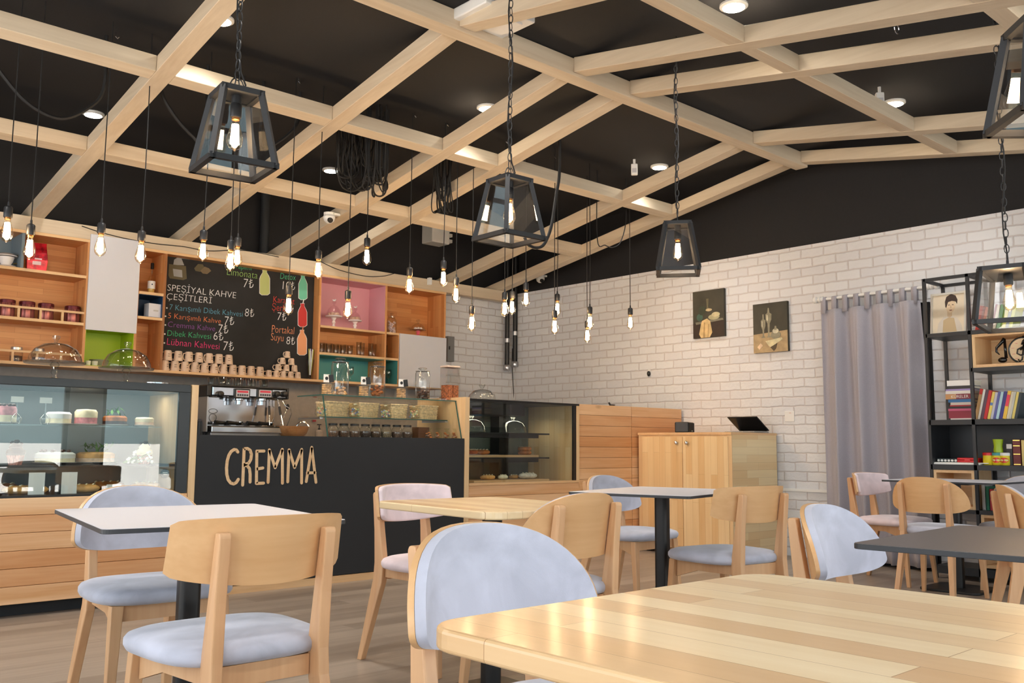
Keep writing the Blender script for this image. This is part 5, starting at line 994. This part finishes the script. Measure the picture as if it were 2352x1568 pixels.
# framed portrait
a, b, c = bx(2140, 764, 7.62), bx(2222, 757, 7.62), bx(2150, 672, 7.62); w_ = a.y-b.y; h_ = zT-.045-zA1
h_ = min(h_, c.z-a.z+.02)
t = thing('framed_portrait', 'sepia photograph of a short-haired person in a pale frame on the bookcase', 'picture frame', (7.60, (a.y+b.y)/2, zA1), 0)
MF = Matrix.Rotation(rad(7), 4, 'Y'); hw = w_/2
fr = MB(); e = .016
for y0, y1, z0, z1 in ((-hw, hw, 0, e), (-hw, hw, h_-e, h_), (-hw, -hw+e, e, h_-e), (hw-e, hw, e, h_-e)): fr.box(-.012, .008, y0, y1, z0, z1, M=MF)
P('frame', fr, plain('silver_frame', (206, 202, 192), .4), t); P('photo', MB().box(-.002, .004, -hw+e, hw-e, e, h_-e, M=MF), plain('sepia_print', (226, 212, 188), .5, noise=.04, nscale=6), t)
kk = [0]
def por(pts, c):
    if kk[0] > 2: pts = [(.53+(u-.53)*1.3, .42+(v-.42)*1.28) for u, v in pts]
    kk[0] += 1; P('photo_print', MB().prism([(hw-2*hw*u, h_*(1-v)) for u, v in pts], lambda A, B, tt: tuple(MF @ Vector((tt, A, B))), -.0024-.0004*kk[0], -.0015), plain('sepia_%d' % kk[0], c, .6), t)
por([(.18, .95), (.22, .72), (.36, .58), (.56, .56), (.74, .62), (.86, .78), (.9, .95)], (214, 204, 190)); por([(.34, .95), (.36, .66), (.5, .60), (.66, .62), (.74, .95)], (196, 172, 134)); por([(.47, .44), (.60, .44), (.60, .57), (.54, .61), (.47, .57)], (206, 180, 146)); por(ell(.55, .34, .105, .135), (222, 198, 164))
por([(.44, .36), (.43, .26), (.46, .17), (.56, .12), (.66, .16), (.70, .24), (.69, .32), (.66, .27), (.58, .255), (.5, .27), (.46, .38)], (58, 42, 34)); por([(.5, .325), (.535, .318), (.535, .332), (.5, .336)], (70, 50, 40)); por([(.585, .318), (.62, .325), (.62, .337), (.585, .333)], (70, 50, 40)); por([(.55, .335), (.565, .335), (.572, .39), (.55, .39)], (196, 164, 128)); por([(.525, .42), (.59, .42), (.575, .436), (.54, .436)], (120, 64, 56))
# books
PAGE = plain('book_pages', (226, 218, 200), .8, noise=.06, nscale=60, stretch=(1, 1, 30))
bkm = {}
def cov(c):
    if c not in bkm: bkm[c] = plain('book_cover_%d' % len(bkm), c, .5)
    return bkm[c]
def spine_text(t, txt, L, th, c, flat):
    vs, fs = textmesh(txt); w = max(v.x for v in vs)-min(v.x for v in vs); s = min(L*.7/w, th*.6/.75)
    if flat: pts = [(-.0012, L*.35-v.x*s-(L*.7-w*s)/2, th*.22+v.y*s) for v in vs]
    else: pts = [(-.0012, th*.22+v.y*s-th*.02, L*.9-v.x*s) for v in vs]
    P('spine_text', MB().add(pts, fs), cov(c), t)
def book_lying(y0, y1, z, th, c, label, txt=None, tc=(230, 226, 220), x=7.56, dep=.15, band=None):
    t = thing('book', label, 'book', (x+random.uniform(0, .012), (y0+y1)/2, z), rad(random.uniform(-2, 2)), 'books stacked flat in the bookcase'); L = y1-y0
    P('cover', MB().box(0, .004, -L/2, L/2, 0, th).box(.004, dep, -L/2, L/2, 0, .003).box(.004, dep, -L/2, L/2, th-.003, th), cov(c), t); P('pages', MB().box(.004, dep-.005, -L/2+.004, L/2-.004, .003, th-.003), PAGE, t)
    if band: P('spine_band', MB().box(-.001, .0005, band[0]*L, band[1]*L, .001, th-.001), cov(band[2]), t)
    if txt: spine_text(t, txt, L, th, tc, True)
def book_upright(y, z, th, h, c, lean, label, group, txt=None, tc=(235, 230, 220), x=7.55, dep=.15, band=None):
    t = thing('book', label, 'book', (x+random.uniform(0, .01), y, z + abs(math.sin(lean))*0), 0, group); t.rotation_euler = (lean, 0, 0)
    P('cover', MB().box(0, .004, 0, th, 0, h).box(.004, dep, 0, .003, 0, h).box(.004, dep, th-.003, th, 0, h), cov(c), t); P('pages', MB().box(.004, dep-.005, .003, th-.003, .003, h-.004), PAGE, t)
    if band: P('spine_band', MB().box(-.001, .0005, .001, th-.001, band[0]*h, band[1]*h), cov(band[2]), t)
    if txt: spine_text(t, txt, h, th, tc, False)
    return t
xS = 7.57
stk = [(958.5, 961.5, 2182, 2236, (228, 224, 220), 'white and black thin book at the very bottom of the flat stack', None), (941, 957.5, 2178, 2240, (140, 34, 56), 'thick dark red book low in the flat stack', None), (936, 940.5, 2177, 2238, (214, 96, 136), 'thin pink book on the thick dark red one', None), (931.5, 935.5, 2177, 2236, (32, 26, 28), 'black book above the thin pink one in the flat stack', None), (928.5, 931, 2182, 2234, (150, 28, 40), 'thin red book above the black one in the flat stack', None), (922.5, 928, 2184, 2232, (196, 186, 176), 'pale grey book below the blue one in the flat stack', None), (915.5, 922, 2178, 2236, (46, 108, 160), 'blue book in the middle of the flat stack', None), (903.5, 915, 2173, 2238, (126, 36, 52), 'dark red and tan book with white lettering in the flat stack', 'KÜRELER'), (896.5, 903, 2173, 2236, (220, 214, 206), 'white book with a printed spine above the lettered red one', None), (892.5, 896, 2174, 2236, (158, 140, 196), 'thin lilac book near the top of the flat stack', None), (885.5, 892, 2180, 2238, (44, 42, 46), 'dark grey book second from the top of the flat stack', None), (873, 885, 2177, 2240, (236, 234, 232), 'thick white book on top of the flat stack', None)]
zz = zM1+.0005
for ya, yb, p0, p1, c, lab, txt in stk:
    th = (yb-ya+.6)*(bx(2200, 873, xS).z-bx(2200, 961.5, xS).z)/(961.5-873)*1.0; y1, y0 = bx(p0, 920, xS).y, bx(p1, 920, xS).y
    book_lying(y0, y1, zz, th, c, lab, txt, (226, 220, 214) if c != (236, 234, 232) else (120, 160, 120), x=xS-.01, band=((.12, .5, (190, 140, 90)) if 'tan' in lab else None)); zz += th+.0004
yb_ = bx(2234, 900, 7.56).y
row = [(.024, .24, (182, 146, 100), 'tan and red book leaning at the end of the row nearest the bookcase post', None, (.82, 1, (196, 50, 44))), (.016, .236, (226, 222, 214), 'white paperback second from the post in the leaning row', None, None), (.022, .23, (96, 70, 86), 'dark plum book leaning third from the post', None, None), (.022, .225, (196, 36, 42), 'bright red book leaning between plum and yellow ones', None, None), (.02, .215, (236, 214, 110), 'yellow and white book with black writing in the leaning row', None, (.5, .6, (90, 130, 190))), (.018, .21, (206, 204, 212), 'pale lilac-grey book after the yellow one in the leaning row', None, None), (.018, .212, (92, 96, 160), 'blue-violet book with white writing in the leaning row', None, None), (.02, .21, (176, 210, 220), 'light turquoise book in the leaning row', None, None), (.024, .212, (54, 52, 130), 'deep blue book with red writing in the leaning row', None, None), (.024, .216, (232, 190, 70), 'yellow book with a pink upper spine and white head in the leaning row', None, (.45, .86, (226, 60, 90))), (.016, .21, (222, 214, 190), 'cream book beside the pink and yellow one', None, None), (.016, .208, (196, 196, 186), 'pale grey-green slim book near the picture edge in the leaning row', None, None), (.018, .206, (236, 216, 120), 'second yellow book near the picture edge in the leaning row', None, None), (.02, .2, (48, 60, 66), 'dark slate book at the picture edge of the leaning row', None, None)]
y = yb_-.002; ln = rad(13)
for th, h, c, lab, txt, band in row:
    book_upright(y-th/cos(ln)-.004, zM1+.0008+sin(ln)*0, th, h, c, 0, lab, 'books leaning on the middle shelf', txt, (210, 60, 60) if 'deep' in lab else (236, 232, 224) if c[0] < 200 else (60, 60, 70), x=7.545, band=band).rotation_euler = (ln, 0, 0)
    y -= th/cos(ln)+.002
yb_ = bx(2236, 720, 7.6).y-.01
row = [(.026, .17, (206, 66, 60), 'coral red book behind the lantern glass at the bookcase post', None), (.016, .16, (150, 60, 66), 'dull red slim book behind the lantern glass', None), (.02, .158, (222, 120, 90), 'salmon book behind the lantern glass', None), (.026, .15, (222, 214, 186), 'cream book with black bands on the top shelf', None), (.016, .175, (226, 224, 224), 'white slim book on the top shelf', None), (.014, .172, (130, 36, 66), 'maroon slim book on the top shelf', None), (.02, .165, (200, 190, 170), 'beige book on the top shelf', None), (.026, .165, (140, 180, 140), 'sage green lettered book on the top shelf', None), (.012, .162, (120, 150, 60), 'olive green slim book on the top shelf', None), (.024, .16, (216, 210, 120), 'yellow lettered book on the top shelf', None), (.022, .158, (150, 160, 160), 'grey-green book on the top shelf', None), (.024, .158, (206, 214, 120), 'lime and white book at the picture edge on the top shelf', None)]
y = yb_; ln = rad(14)
for th, h, c, lab, txt in row:
    book_upright(y-th/cos(ln)-.004, zA1+.0008, th, h*1.18, c, 0, lab, 'books leaning on the top shelf', txt, (90, 110, 80), x=7.56, band=((.6, .95, (40, 38, 40)) if 'bands' in lab else None)).rotation_euler = (ln, 0, 0); y -= th/cos(ln)+.002
# things on the dark shelf
zq_ = zL1+.0006; YW = plain('modelling_dough_tub', (226, 206, 40), .4); RD = plain('red_lid', (206, 40, 40), .4)
def tub(px, label, c_lid, tm, logo, z=zq_, r=.04, h=.085):
    q = bx(px, 1050, 7.57); t = lt('dough_tub', label, 'tub', (7.57, q.y, z), [('tub_body', [(r*.9, 0), (r, .005), (r, h)], tm), ('lid', [(r*1.04, h-.012), (r*1.05, h+.006), (r*.95, h+.01), (0, h+.01)], c_lid)], 'dough tubs on the dark shelf', n=18)
    if logo:
        vs, fs = textmesh('Play-Doh'); w = max(v.x for v in vs); s = r*1.5/w; mb = MB()
        def on_tub(u, v, d): a = pi + u/r*1.0; return ((r+d)*cos(a), (r+d)*-sin(a) if False else (r+d)*sin(a), v)
        el = ell(0, .038, r*.85, .02, 20); P('logo_shape', MB().add([on_tub(u, v, .0012) for u, v in [(0, .038)]+el], [(0, i+1, (i+1) % 20+1) for i in range(20)]), RD, t)
        P('logo_lettering', MB().add([on_tub((v.x-w/2)*s, .034+v.y*s, .0022) for v in vs], fs), CARD, t)
tub(2270.5, 'yellow tub with a red lid behind the other yellow tubs', RD, YW, False); tub(2292, 'yellow tub with a turquoise lid and red printed logo', TEALC, YW, True); tub(2310, 'yellow tub with a white lid beside the black book', WPL, YW, True)
q = bx(2293, 1030, 7.57); lt('green_cup', 'lime green waisted cup standing on the yellow tubs', 'cup', (7.57, q.y, zq_+.0965), [('cup_body', [(.034, 0), (.034, .02), (.03, .045), (.034, .075), (.038, .1), (.034, .1), (.026, .045), (0, .01)], plain('lime_plastic', (160, 186, 40), .4))], n=18)
q = bx(2213, 1062, 7.55)
for k, (p0, p1, th) in enumerate(((2141, 2255, .009), (2146, 2272, .006))):
    y1, y0 = bx(p0, 1060, 7.54).y, bx(p1, 1060, 7.54).y; t = thing('magazine', ('lower' if k == 0 else 'upper') + ' white magazine lying on the dark shelf', 'magazine', (7.50+.012*k, (y0+y1)/2, zq_+.0095*k)); P('sheets', MB().box(0, .25, -(y1-y0)/2, (y1-y0)/2, 0, th), CARD, t); P('cover_sheet', MB().box(0, .25, -(y1-y0)/2, (y1-y0)/2, th, th+.0004), PAGE, t)
zq2 = zq_+.0165
y1, y0 = bx(2153, 1050, 7.56).y, bx(2200, 1050, 7.56).y; t = thing('game_box', 'flat dark game box with a row of round pictures on the magazines', 'box', (7.55, (y0+y1)/2, zq2)); hl = (y1-y0)/2; P('box_body', MB().box(0, .14, -hl, hl, 0, .028), plain('dark_box', (46, 60, 66), .5), t); mb = MB(); [mb.prism(ell(-hl+hl*2*(i+.5)/6, .013, .010, .009, 12), yzf, -.001, .0005) for i in range(6)]; P('round_pictures', mb, CARD, t)
y1, y0 = bx(2198, 1050, 7.54).y, bx(2246, 1050, 7.54).y; t = thing('red_case', 'flat bright red plastic case on the magazines', 'box', (7.53, (y0+y1)/2, zq2+.0005)); hl = (y1-y0)/2
t.location.y -= .003
P('case_bottom', MB().box(0, .14, -hl, hl, 0, .018), plain('glossy_red', (206, 30, 34), .3), t, bevel=.005); P('case_lid', MB().box(0, .14, -hl, hl, .019, .036), bpy.data.materials['glossy_red'], t, bevel=.005); P('case_latch', MB().box(-.004, .001, -.02, .02, .012, .026), RD, t)
for p0, p1, h, c, lab, txt in ((2313, 2326, .165, (34, 32, 38), 'black book with a pale picture at the top of its spine beside the dough tubs', None), (2327, 2344, .195, (112, 44, 40), 'old brown-red leather book with gilt bands on the dark shelf', None), (2347, 2362, .19, (214, 190, 120), 'tan book at the picture edge on the dark shelf', None)):
    y1, y0 = bx(p0, 1040, 7.56).y, bx(p1, 1040, 7.56).y; t = book_upright(y0, zq_, y1-y0, h, c, 0, lab, 'books standing on the dark shelf', txt, band=(.76, .97, (206, 200, 196)) if c[0] == 34 else None)
    if c[0] == 112:
        for k in (.03, .42, .74, .95): P('gilt_band', MB().box(-.0012, .0005, .002, y1-y0-.002, h*k, h*k+.006), GOLD, t)
y_ = bx(2252, 1085, 7.56).y
for i in range(3): book_upright(y_-.028*(i+1), zLow+.0006, .022, .2-.02*i, [(226, 226, 226), (40, 120, 90), (210, 60, 70)][i], 0, ['white spiral notebook on the low shelf behind the grey chair', 'green book on the low shelf behind the grey chair', 'red book on the low shelf behind the grey chair'][i], 'books on the low shelf')

# ---------------------------------------------------------------- tables
def rrect(w, d, r, n=5):
    pts = []
    for cx, cy, a0 in ((w/2-r, d/2-r, 0), (-w/2+r, d/2-r, 90), (-w/2+r, -d/2+r, 180), (w/2-r, -d/2+r, 270)):
        for i in range(n+1): a = rad(a0+90*i/n); pts.append((cx+r*cos(a), cy+r*sin(a)))
    return pts
xyf = lambda a, b, tt: (a, b, tt)
DTOP = plain('dark_grey_laminate', (92, 86, 84), .35, noise=.03, nscale=300); EDG = plain('black_laminate_edge', (48, 50, 54), .5)
def table(label, cx, cy, w, d, z, kind, rz=0, base=True):
    t = thing('cafe_table', label, 'table', (cx, cy, 0), rz)
    if kind == 'wood': P('tabletop', MB().prism(rrect(w, d, .065, 8), xyf, z-.03, z), TABW, t, bevel=.006, seg=3)
    else:
        P('tabletop', MB().prism(rrect(w, d, .025), xyf, z-.014, z-.001), EDG, t, bevel=.001, seg=1)
        P('top_sheet', MB().prism(rrect(w-.002, d-.002, .025), xyf, z-.001, z), WHITE if kind == 'white' else DTOP, t)
    zt = z-(.03 if kind == 'wood' else .014)
    P('top_bracket', MB().box(-.16, .16, -.16, .16, zt-.012, zt), MATTE, t)
    P('column', MB().prism(rrect(.07, .07, .02, 4), xyf, .018, zt-.012), MATTE, t, smooth=True); P('base_plate', MB().prism(rrect(.42, .42, .06, 5), xyf, .0, .018), MATTE, t, bevel=.005)
    return t
table('white topped café table in front of the cake display', 1.344, 3.05, .72, .92, .765, 'white', rad(-9))
table('pine topped café table between the black counter and the oval-backed chair', 2.55, 2.90, .64, .82, .765, 'wood', rad(-4))
table('white topped café table in front of the pine cabinet', 4.02, 3.19, .86, .68, .765, 'white', rad(14))
table('large pine café table nearest the camera', 1.165, .62, .80, .80, .765, 'wood')
table('dark grey topped café table beside the nearest pine table', 2.65, .80, .80, .80, .765, 'dark', rad(4))
table('white topped café table in front of the bookcase', 6.96, 2.85, .68, .78, .775, 'white')
table('dark edged café table cut off by the picture edge behind the dark grey one', 6.1, 1.55, .7, .7, .765, 'dark')

# ---------------------------------------------------------------- chairs (facing +Y, seat centre at the origin)
def back_shell(shape, off, th, grow):
    """curved plywood back: grid over width u and height v, bent towards the seat at its ends"""
    N, M_ = 28, 8; W_ = .285+grow; vs = []; fs = []
    def edge(u):
        if shape == 'oval':
            s = max(0, 1-abs(u)**2.35)**.5; zt = .63+(.185+grow)*s; zb = .63-(.055+grow)*max(0, 1-abs(u)**3.2)**.5
        else:
            k = (1-abs(u)**10)**.3 if abs(u) < 1 else 0
            zt = .725+(.088+grow)*(.88+.12*k) - .010*u*u; zb = .725-(.088+grow)*(.88+.12*k) + .028*u*u - .004
        return zt, zb
    R = .36
    for side in (0, 1):
        for i in range(N+1):
            u = -1+2*i/N; u = sin(u*pi/2) if shape == 'oval' else u
            zt, zb = edge(u)
            for j in range(M_+1):
                z = zb+(zt-zb)*j/M_; ww = W_*(1+(.03*(1-(z-.64)/.17)-.015 if shape != 'oval' else 0))
                a = u*ww/R; r = R-off-th*side
                vs.append((r*sin(a), -.262-(z-.68)*.16+R-r*cos(a), z))
    k = (N+1)*(M_+1)
    for i in range(N):
        for j in range(M_):
            a = i*(M_+1)+j; b = a+M_+1; fs += [(a, a+1, b+1, b), (k+a, k+b, k+b+1, k+a+1)]
    def wall(idx):
        for a, b in zip(idx, idx[1:]): fs.append((a, b, k+b, k+a))
    wall([i*(M_+1) for i in range(N+1)]); wall([i*(M_+1)+M_ for i in range(N+1)][::-1]); wall([j for j in range(M_+1)][::-1]); wall([N*(M_+1)+j for j in range(M_+1)])
    mb = MB().add(vs, fs); mb.weld = True; return mb
def seat_mesh():
    def outline(inset):
        pts = []; n = 44
        for i in range(n):
            a = 2*pi*i/n; e = 2/3.4; c, s = cos(a), sin(a)
            x = math.copysign(abs(c)**e, c)*(.245-inset); y = math.copysign(abs(s)**e, s)*(.235-inset); pts.append((x*(1+.06*y/.235), y))
        return pts
    mb = MB(); vs = []; lay = [(.022, .430), (.006, .436), (0, .448), (0, .462), (.008, .474), (.03, .483), (.08, .489), (.15, .492)]
    n = 44
    for ins, z in lay: vs += [(x, y, z) for x, y in outline(ins)]
    vs.append((0, 0, .493)); fs = [(i*n+j, i*n+(j+1) % n, (i+1)*n+(j+1) % n, (i+1)*n+j) for i in range(len(lay)-1) for j in range(n)]
    fs.append(tuple(range(n-1, -1, -1))); t0 = (len(lay)-1)*n; fs += [(t0+j, t0+(j+1) % n, len(vs)-1) for j in range(n)]
    return mb.add(vs, fs)
CM = {}
def shared(key, fn, mat, smooth):
    if key not in CM:
        me = fn().mesh(key); me.materials.append(mat)
        if smooth:
            for p in me.polygons: p.use_smooth = True
            if smooth != 'all': me.set_sharp_from_angle(angle=rad(50))
        CM[key] = me
    return CM[key]
def leg_front(sx): return MB().add([(sx*.186+a*.021-sx*0, .168+b*.019, .43) for a, b in ((-1,-1),(1,-1),(1,1),(-1,1))]+[(sx*.210+a*.0125, .205+b*.0125, 0) for a, b in ((-1,-1),(1,-1),(1,1),(-1,1))], [(0,1,2,3),(7,6,5,4),(0,4,5,1),(1,5,6,2),(2,6,7,3),(3,7,4,0)])
def leg_rear(sx):
    side = [(-.335, 0), (-.306, 0), (-.205, .36), (-.200, .45), (-.228, .62), (-.254, .775), (-.278, .775), (-.283, .765), (-.268, .60), (-.262, .45), (-.266, .38)]
    mb = MB(); n = len(side)
    def X(z): return sx*(.153 if z > .4 else .153+(.4-z)*.075)
    vs = [(X(z)-.0165, y, z) for y, z in side]+[(X(z)+.0165, y, z) for y, z in side]
    return mb.add(vs, [tuple(range(n-1, -1, -1)), tuple(range(n, 2*n))]+[(i, (i+1) % n, n+(i+1) % n, n+i) for i in range(n)])
def frame_():
    mb = MB(); mb.box(-.165, .165, .155, .175, .375, .43); mb.box(-.136, .136, -.215, -.195, .375, .43)
    for s in (-1, 1): mb.prism([(.15, .43), (.15, .345), (.02, .385), (-.2, .385), (-.2, .43)], lambda a, b, tt: (tt+s*(a+.2)*.09, a, b), s*.146-.009, s*.146+.009)
    return mb
def chair(label, x, y, face, shape, fab, fkey, sc=1.0):
    """face = compass bearing the sitter looks towards (0 = towards the menu wall, clockwise)"""
    t = thing('cafe_chair', label, 'chair', (x, y, 0), -rad(face), 'beech café chairs'); t.scale = (sc,)*3
    P('seat', shared('seat_'+fkey, seat_mesh, fab, 'all'), None, t)
    b = P('backrest', shared('back_'+shape, lambda: back_shell(shape, 0, .013, 0), BEECH, True), None, t)
    o = P('back_pad', shared('pad_'+shape+fkey, lambda: back_shell(shape, .0135, .022, -.0015), fab, True), None, b)
    md = o.modifiers.new('soft', 'BEVEL'); md.width = .008; md.segments = 3; md.limit_method = 'ANGLE'; md.angle_limit = rad(50)
    for s in (-1, 1):
        o = P('leg', shared('legf%d' % s, lambda: leg_front(s), BEECHL, False), None, t); md = o.modifiers.new('e', 'BEVEL'); md.width = .003; md.segments = 2
        o = P('leg', shared('legr%d' % s, lambda: leg_rear(s), BEECHL, False), None, t); md = o.modifiers.new('e', 'BEVEL'); md.width = .004; md.segments = 2
    P('seat_frame', shared('seatframe', frame_, BEECHL, False), None, t); return t
chair('beech chair with a curved rectangular back at the white table by the cake display', 1.235, 2.53, 0, 'rect', BLUE, 'blue')
chair('blue-grey oval-backed chair between the white table and the cake display', 1.42, 3.53, 182, 'oval', BLUE, 'blue', 1.02)
chair('blush pink chair with a rectangular back before the black counter', 2.75, 3.50, 172, 'rect', PINK, 'pink')
chair('beech oval-backed chair on the near side of the small pine table', 2.60, 2.68, 0, 'oval', BLUE, 'blue', 1.015)
chair('large blue-grey oval-backed chair at the far side of the nearest pine table', 1.345, 1.32, 182, 'oval', BLUE, 'blue', 1.02)
chair('blue-grey oval-backed chair in front of the slatted pine panel', 4.60, 3.88, 180, 'oval', BLUE, 'blue')
chair('beech chair with a rectangular back in front of the pine cabinet', 4.08, 2.84, 8, 'rect', BLUE, 'blue')
chair('blue-grey oval-backed chair at the far side of the dark grey table', 2.91, 1.38, 176, 'oval', BLUE, 'blue')
chair('beech oval-backed chair facing the bookcase at the farthest white table', 6.50, 2.77, 88, 'oval', BLUE, 'blue')
chair('blush pink chair with a rectangular back in front of the curtain', 7.0, 3.33, 182, 'rect', PINK, 'pink')
chair('pale blue-grey oval-backed chair with its wooden back cut off by the picture edge', 5.42, 1.70, 148, 'oval', BLUE, 'blue')
chair('grey chair back between the farthest white table and the bookcase', 7.16, 2.48, 270, 'oval', GREYV, 'grey')
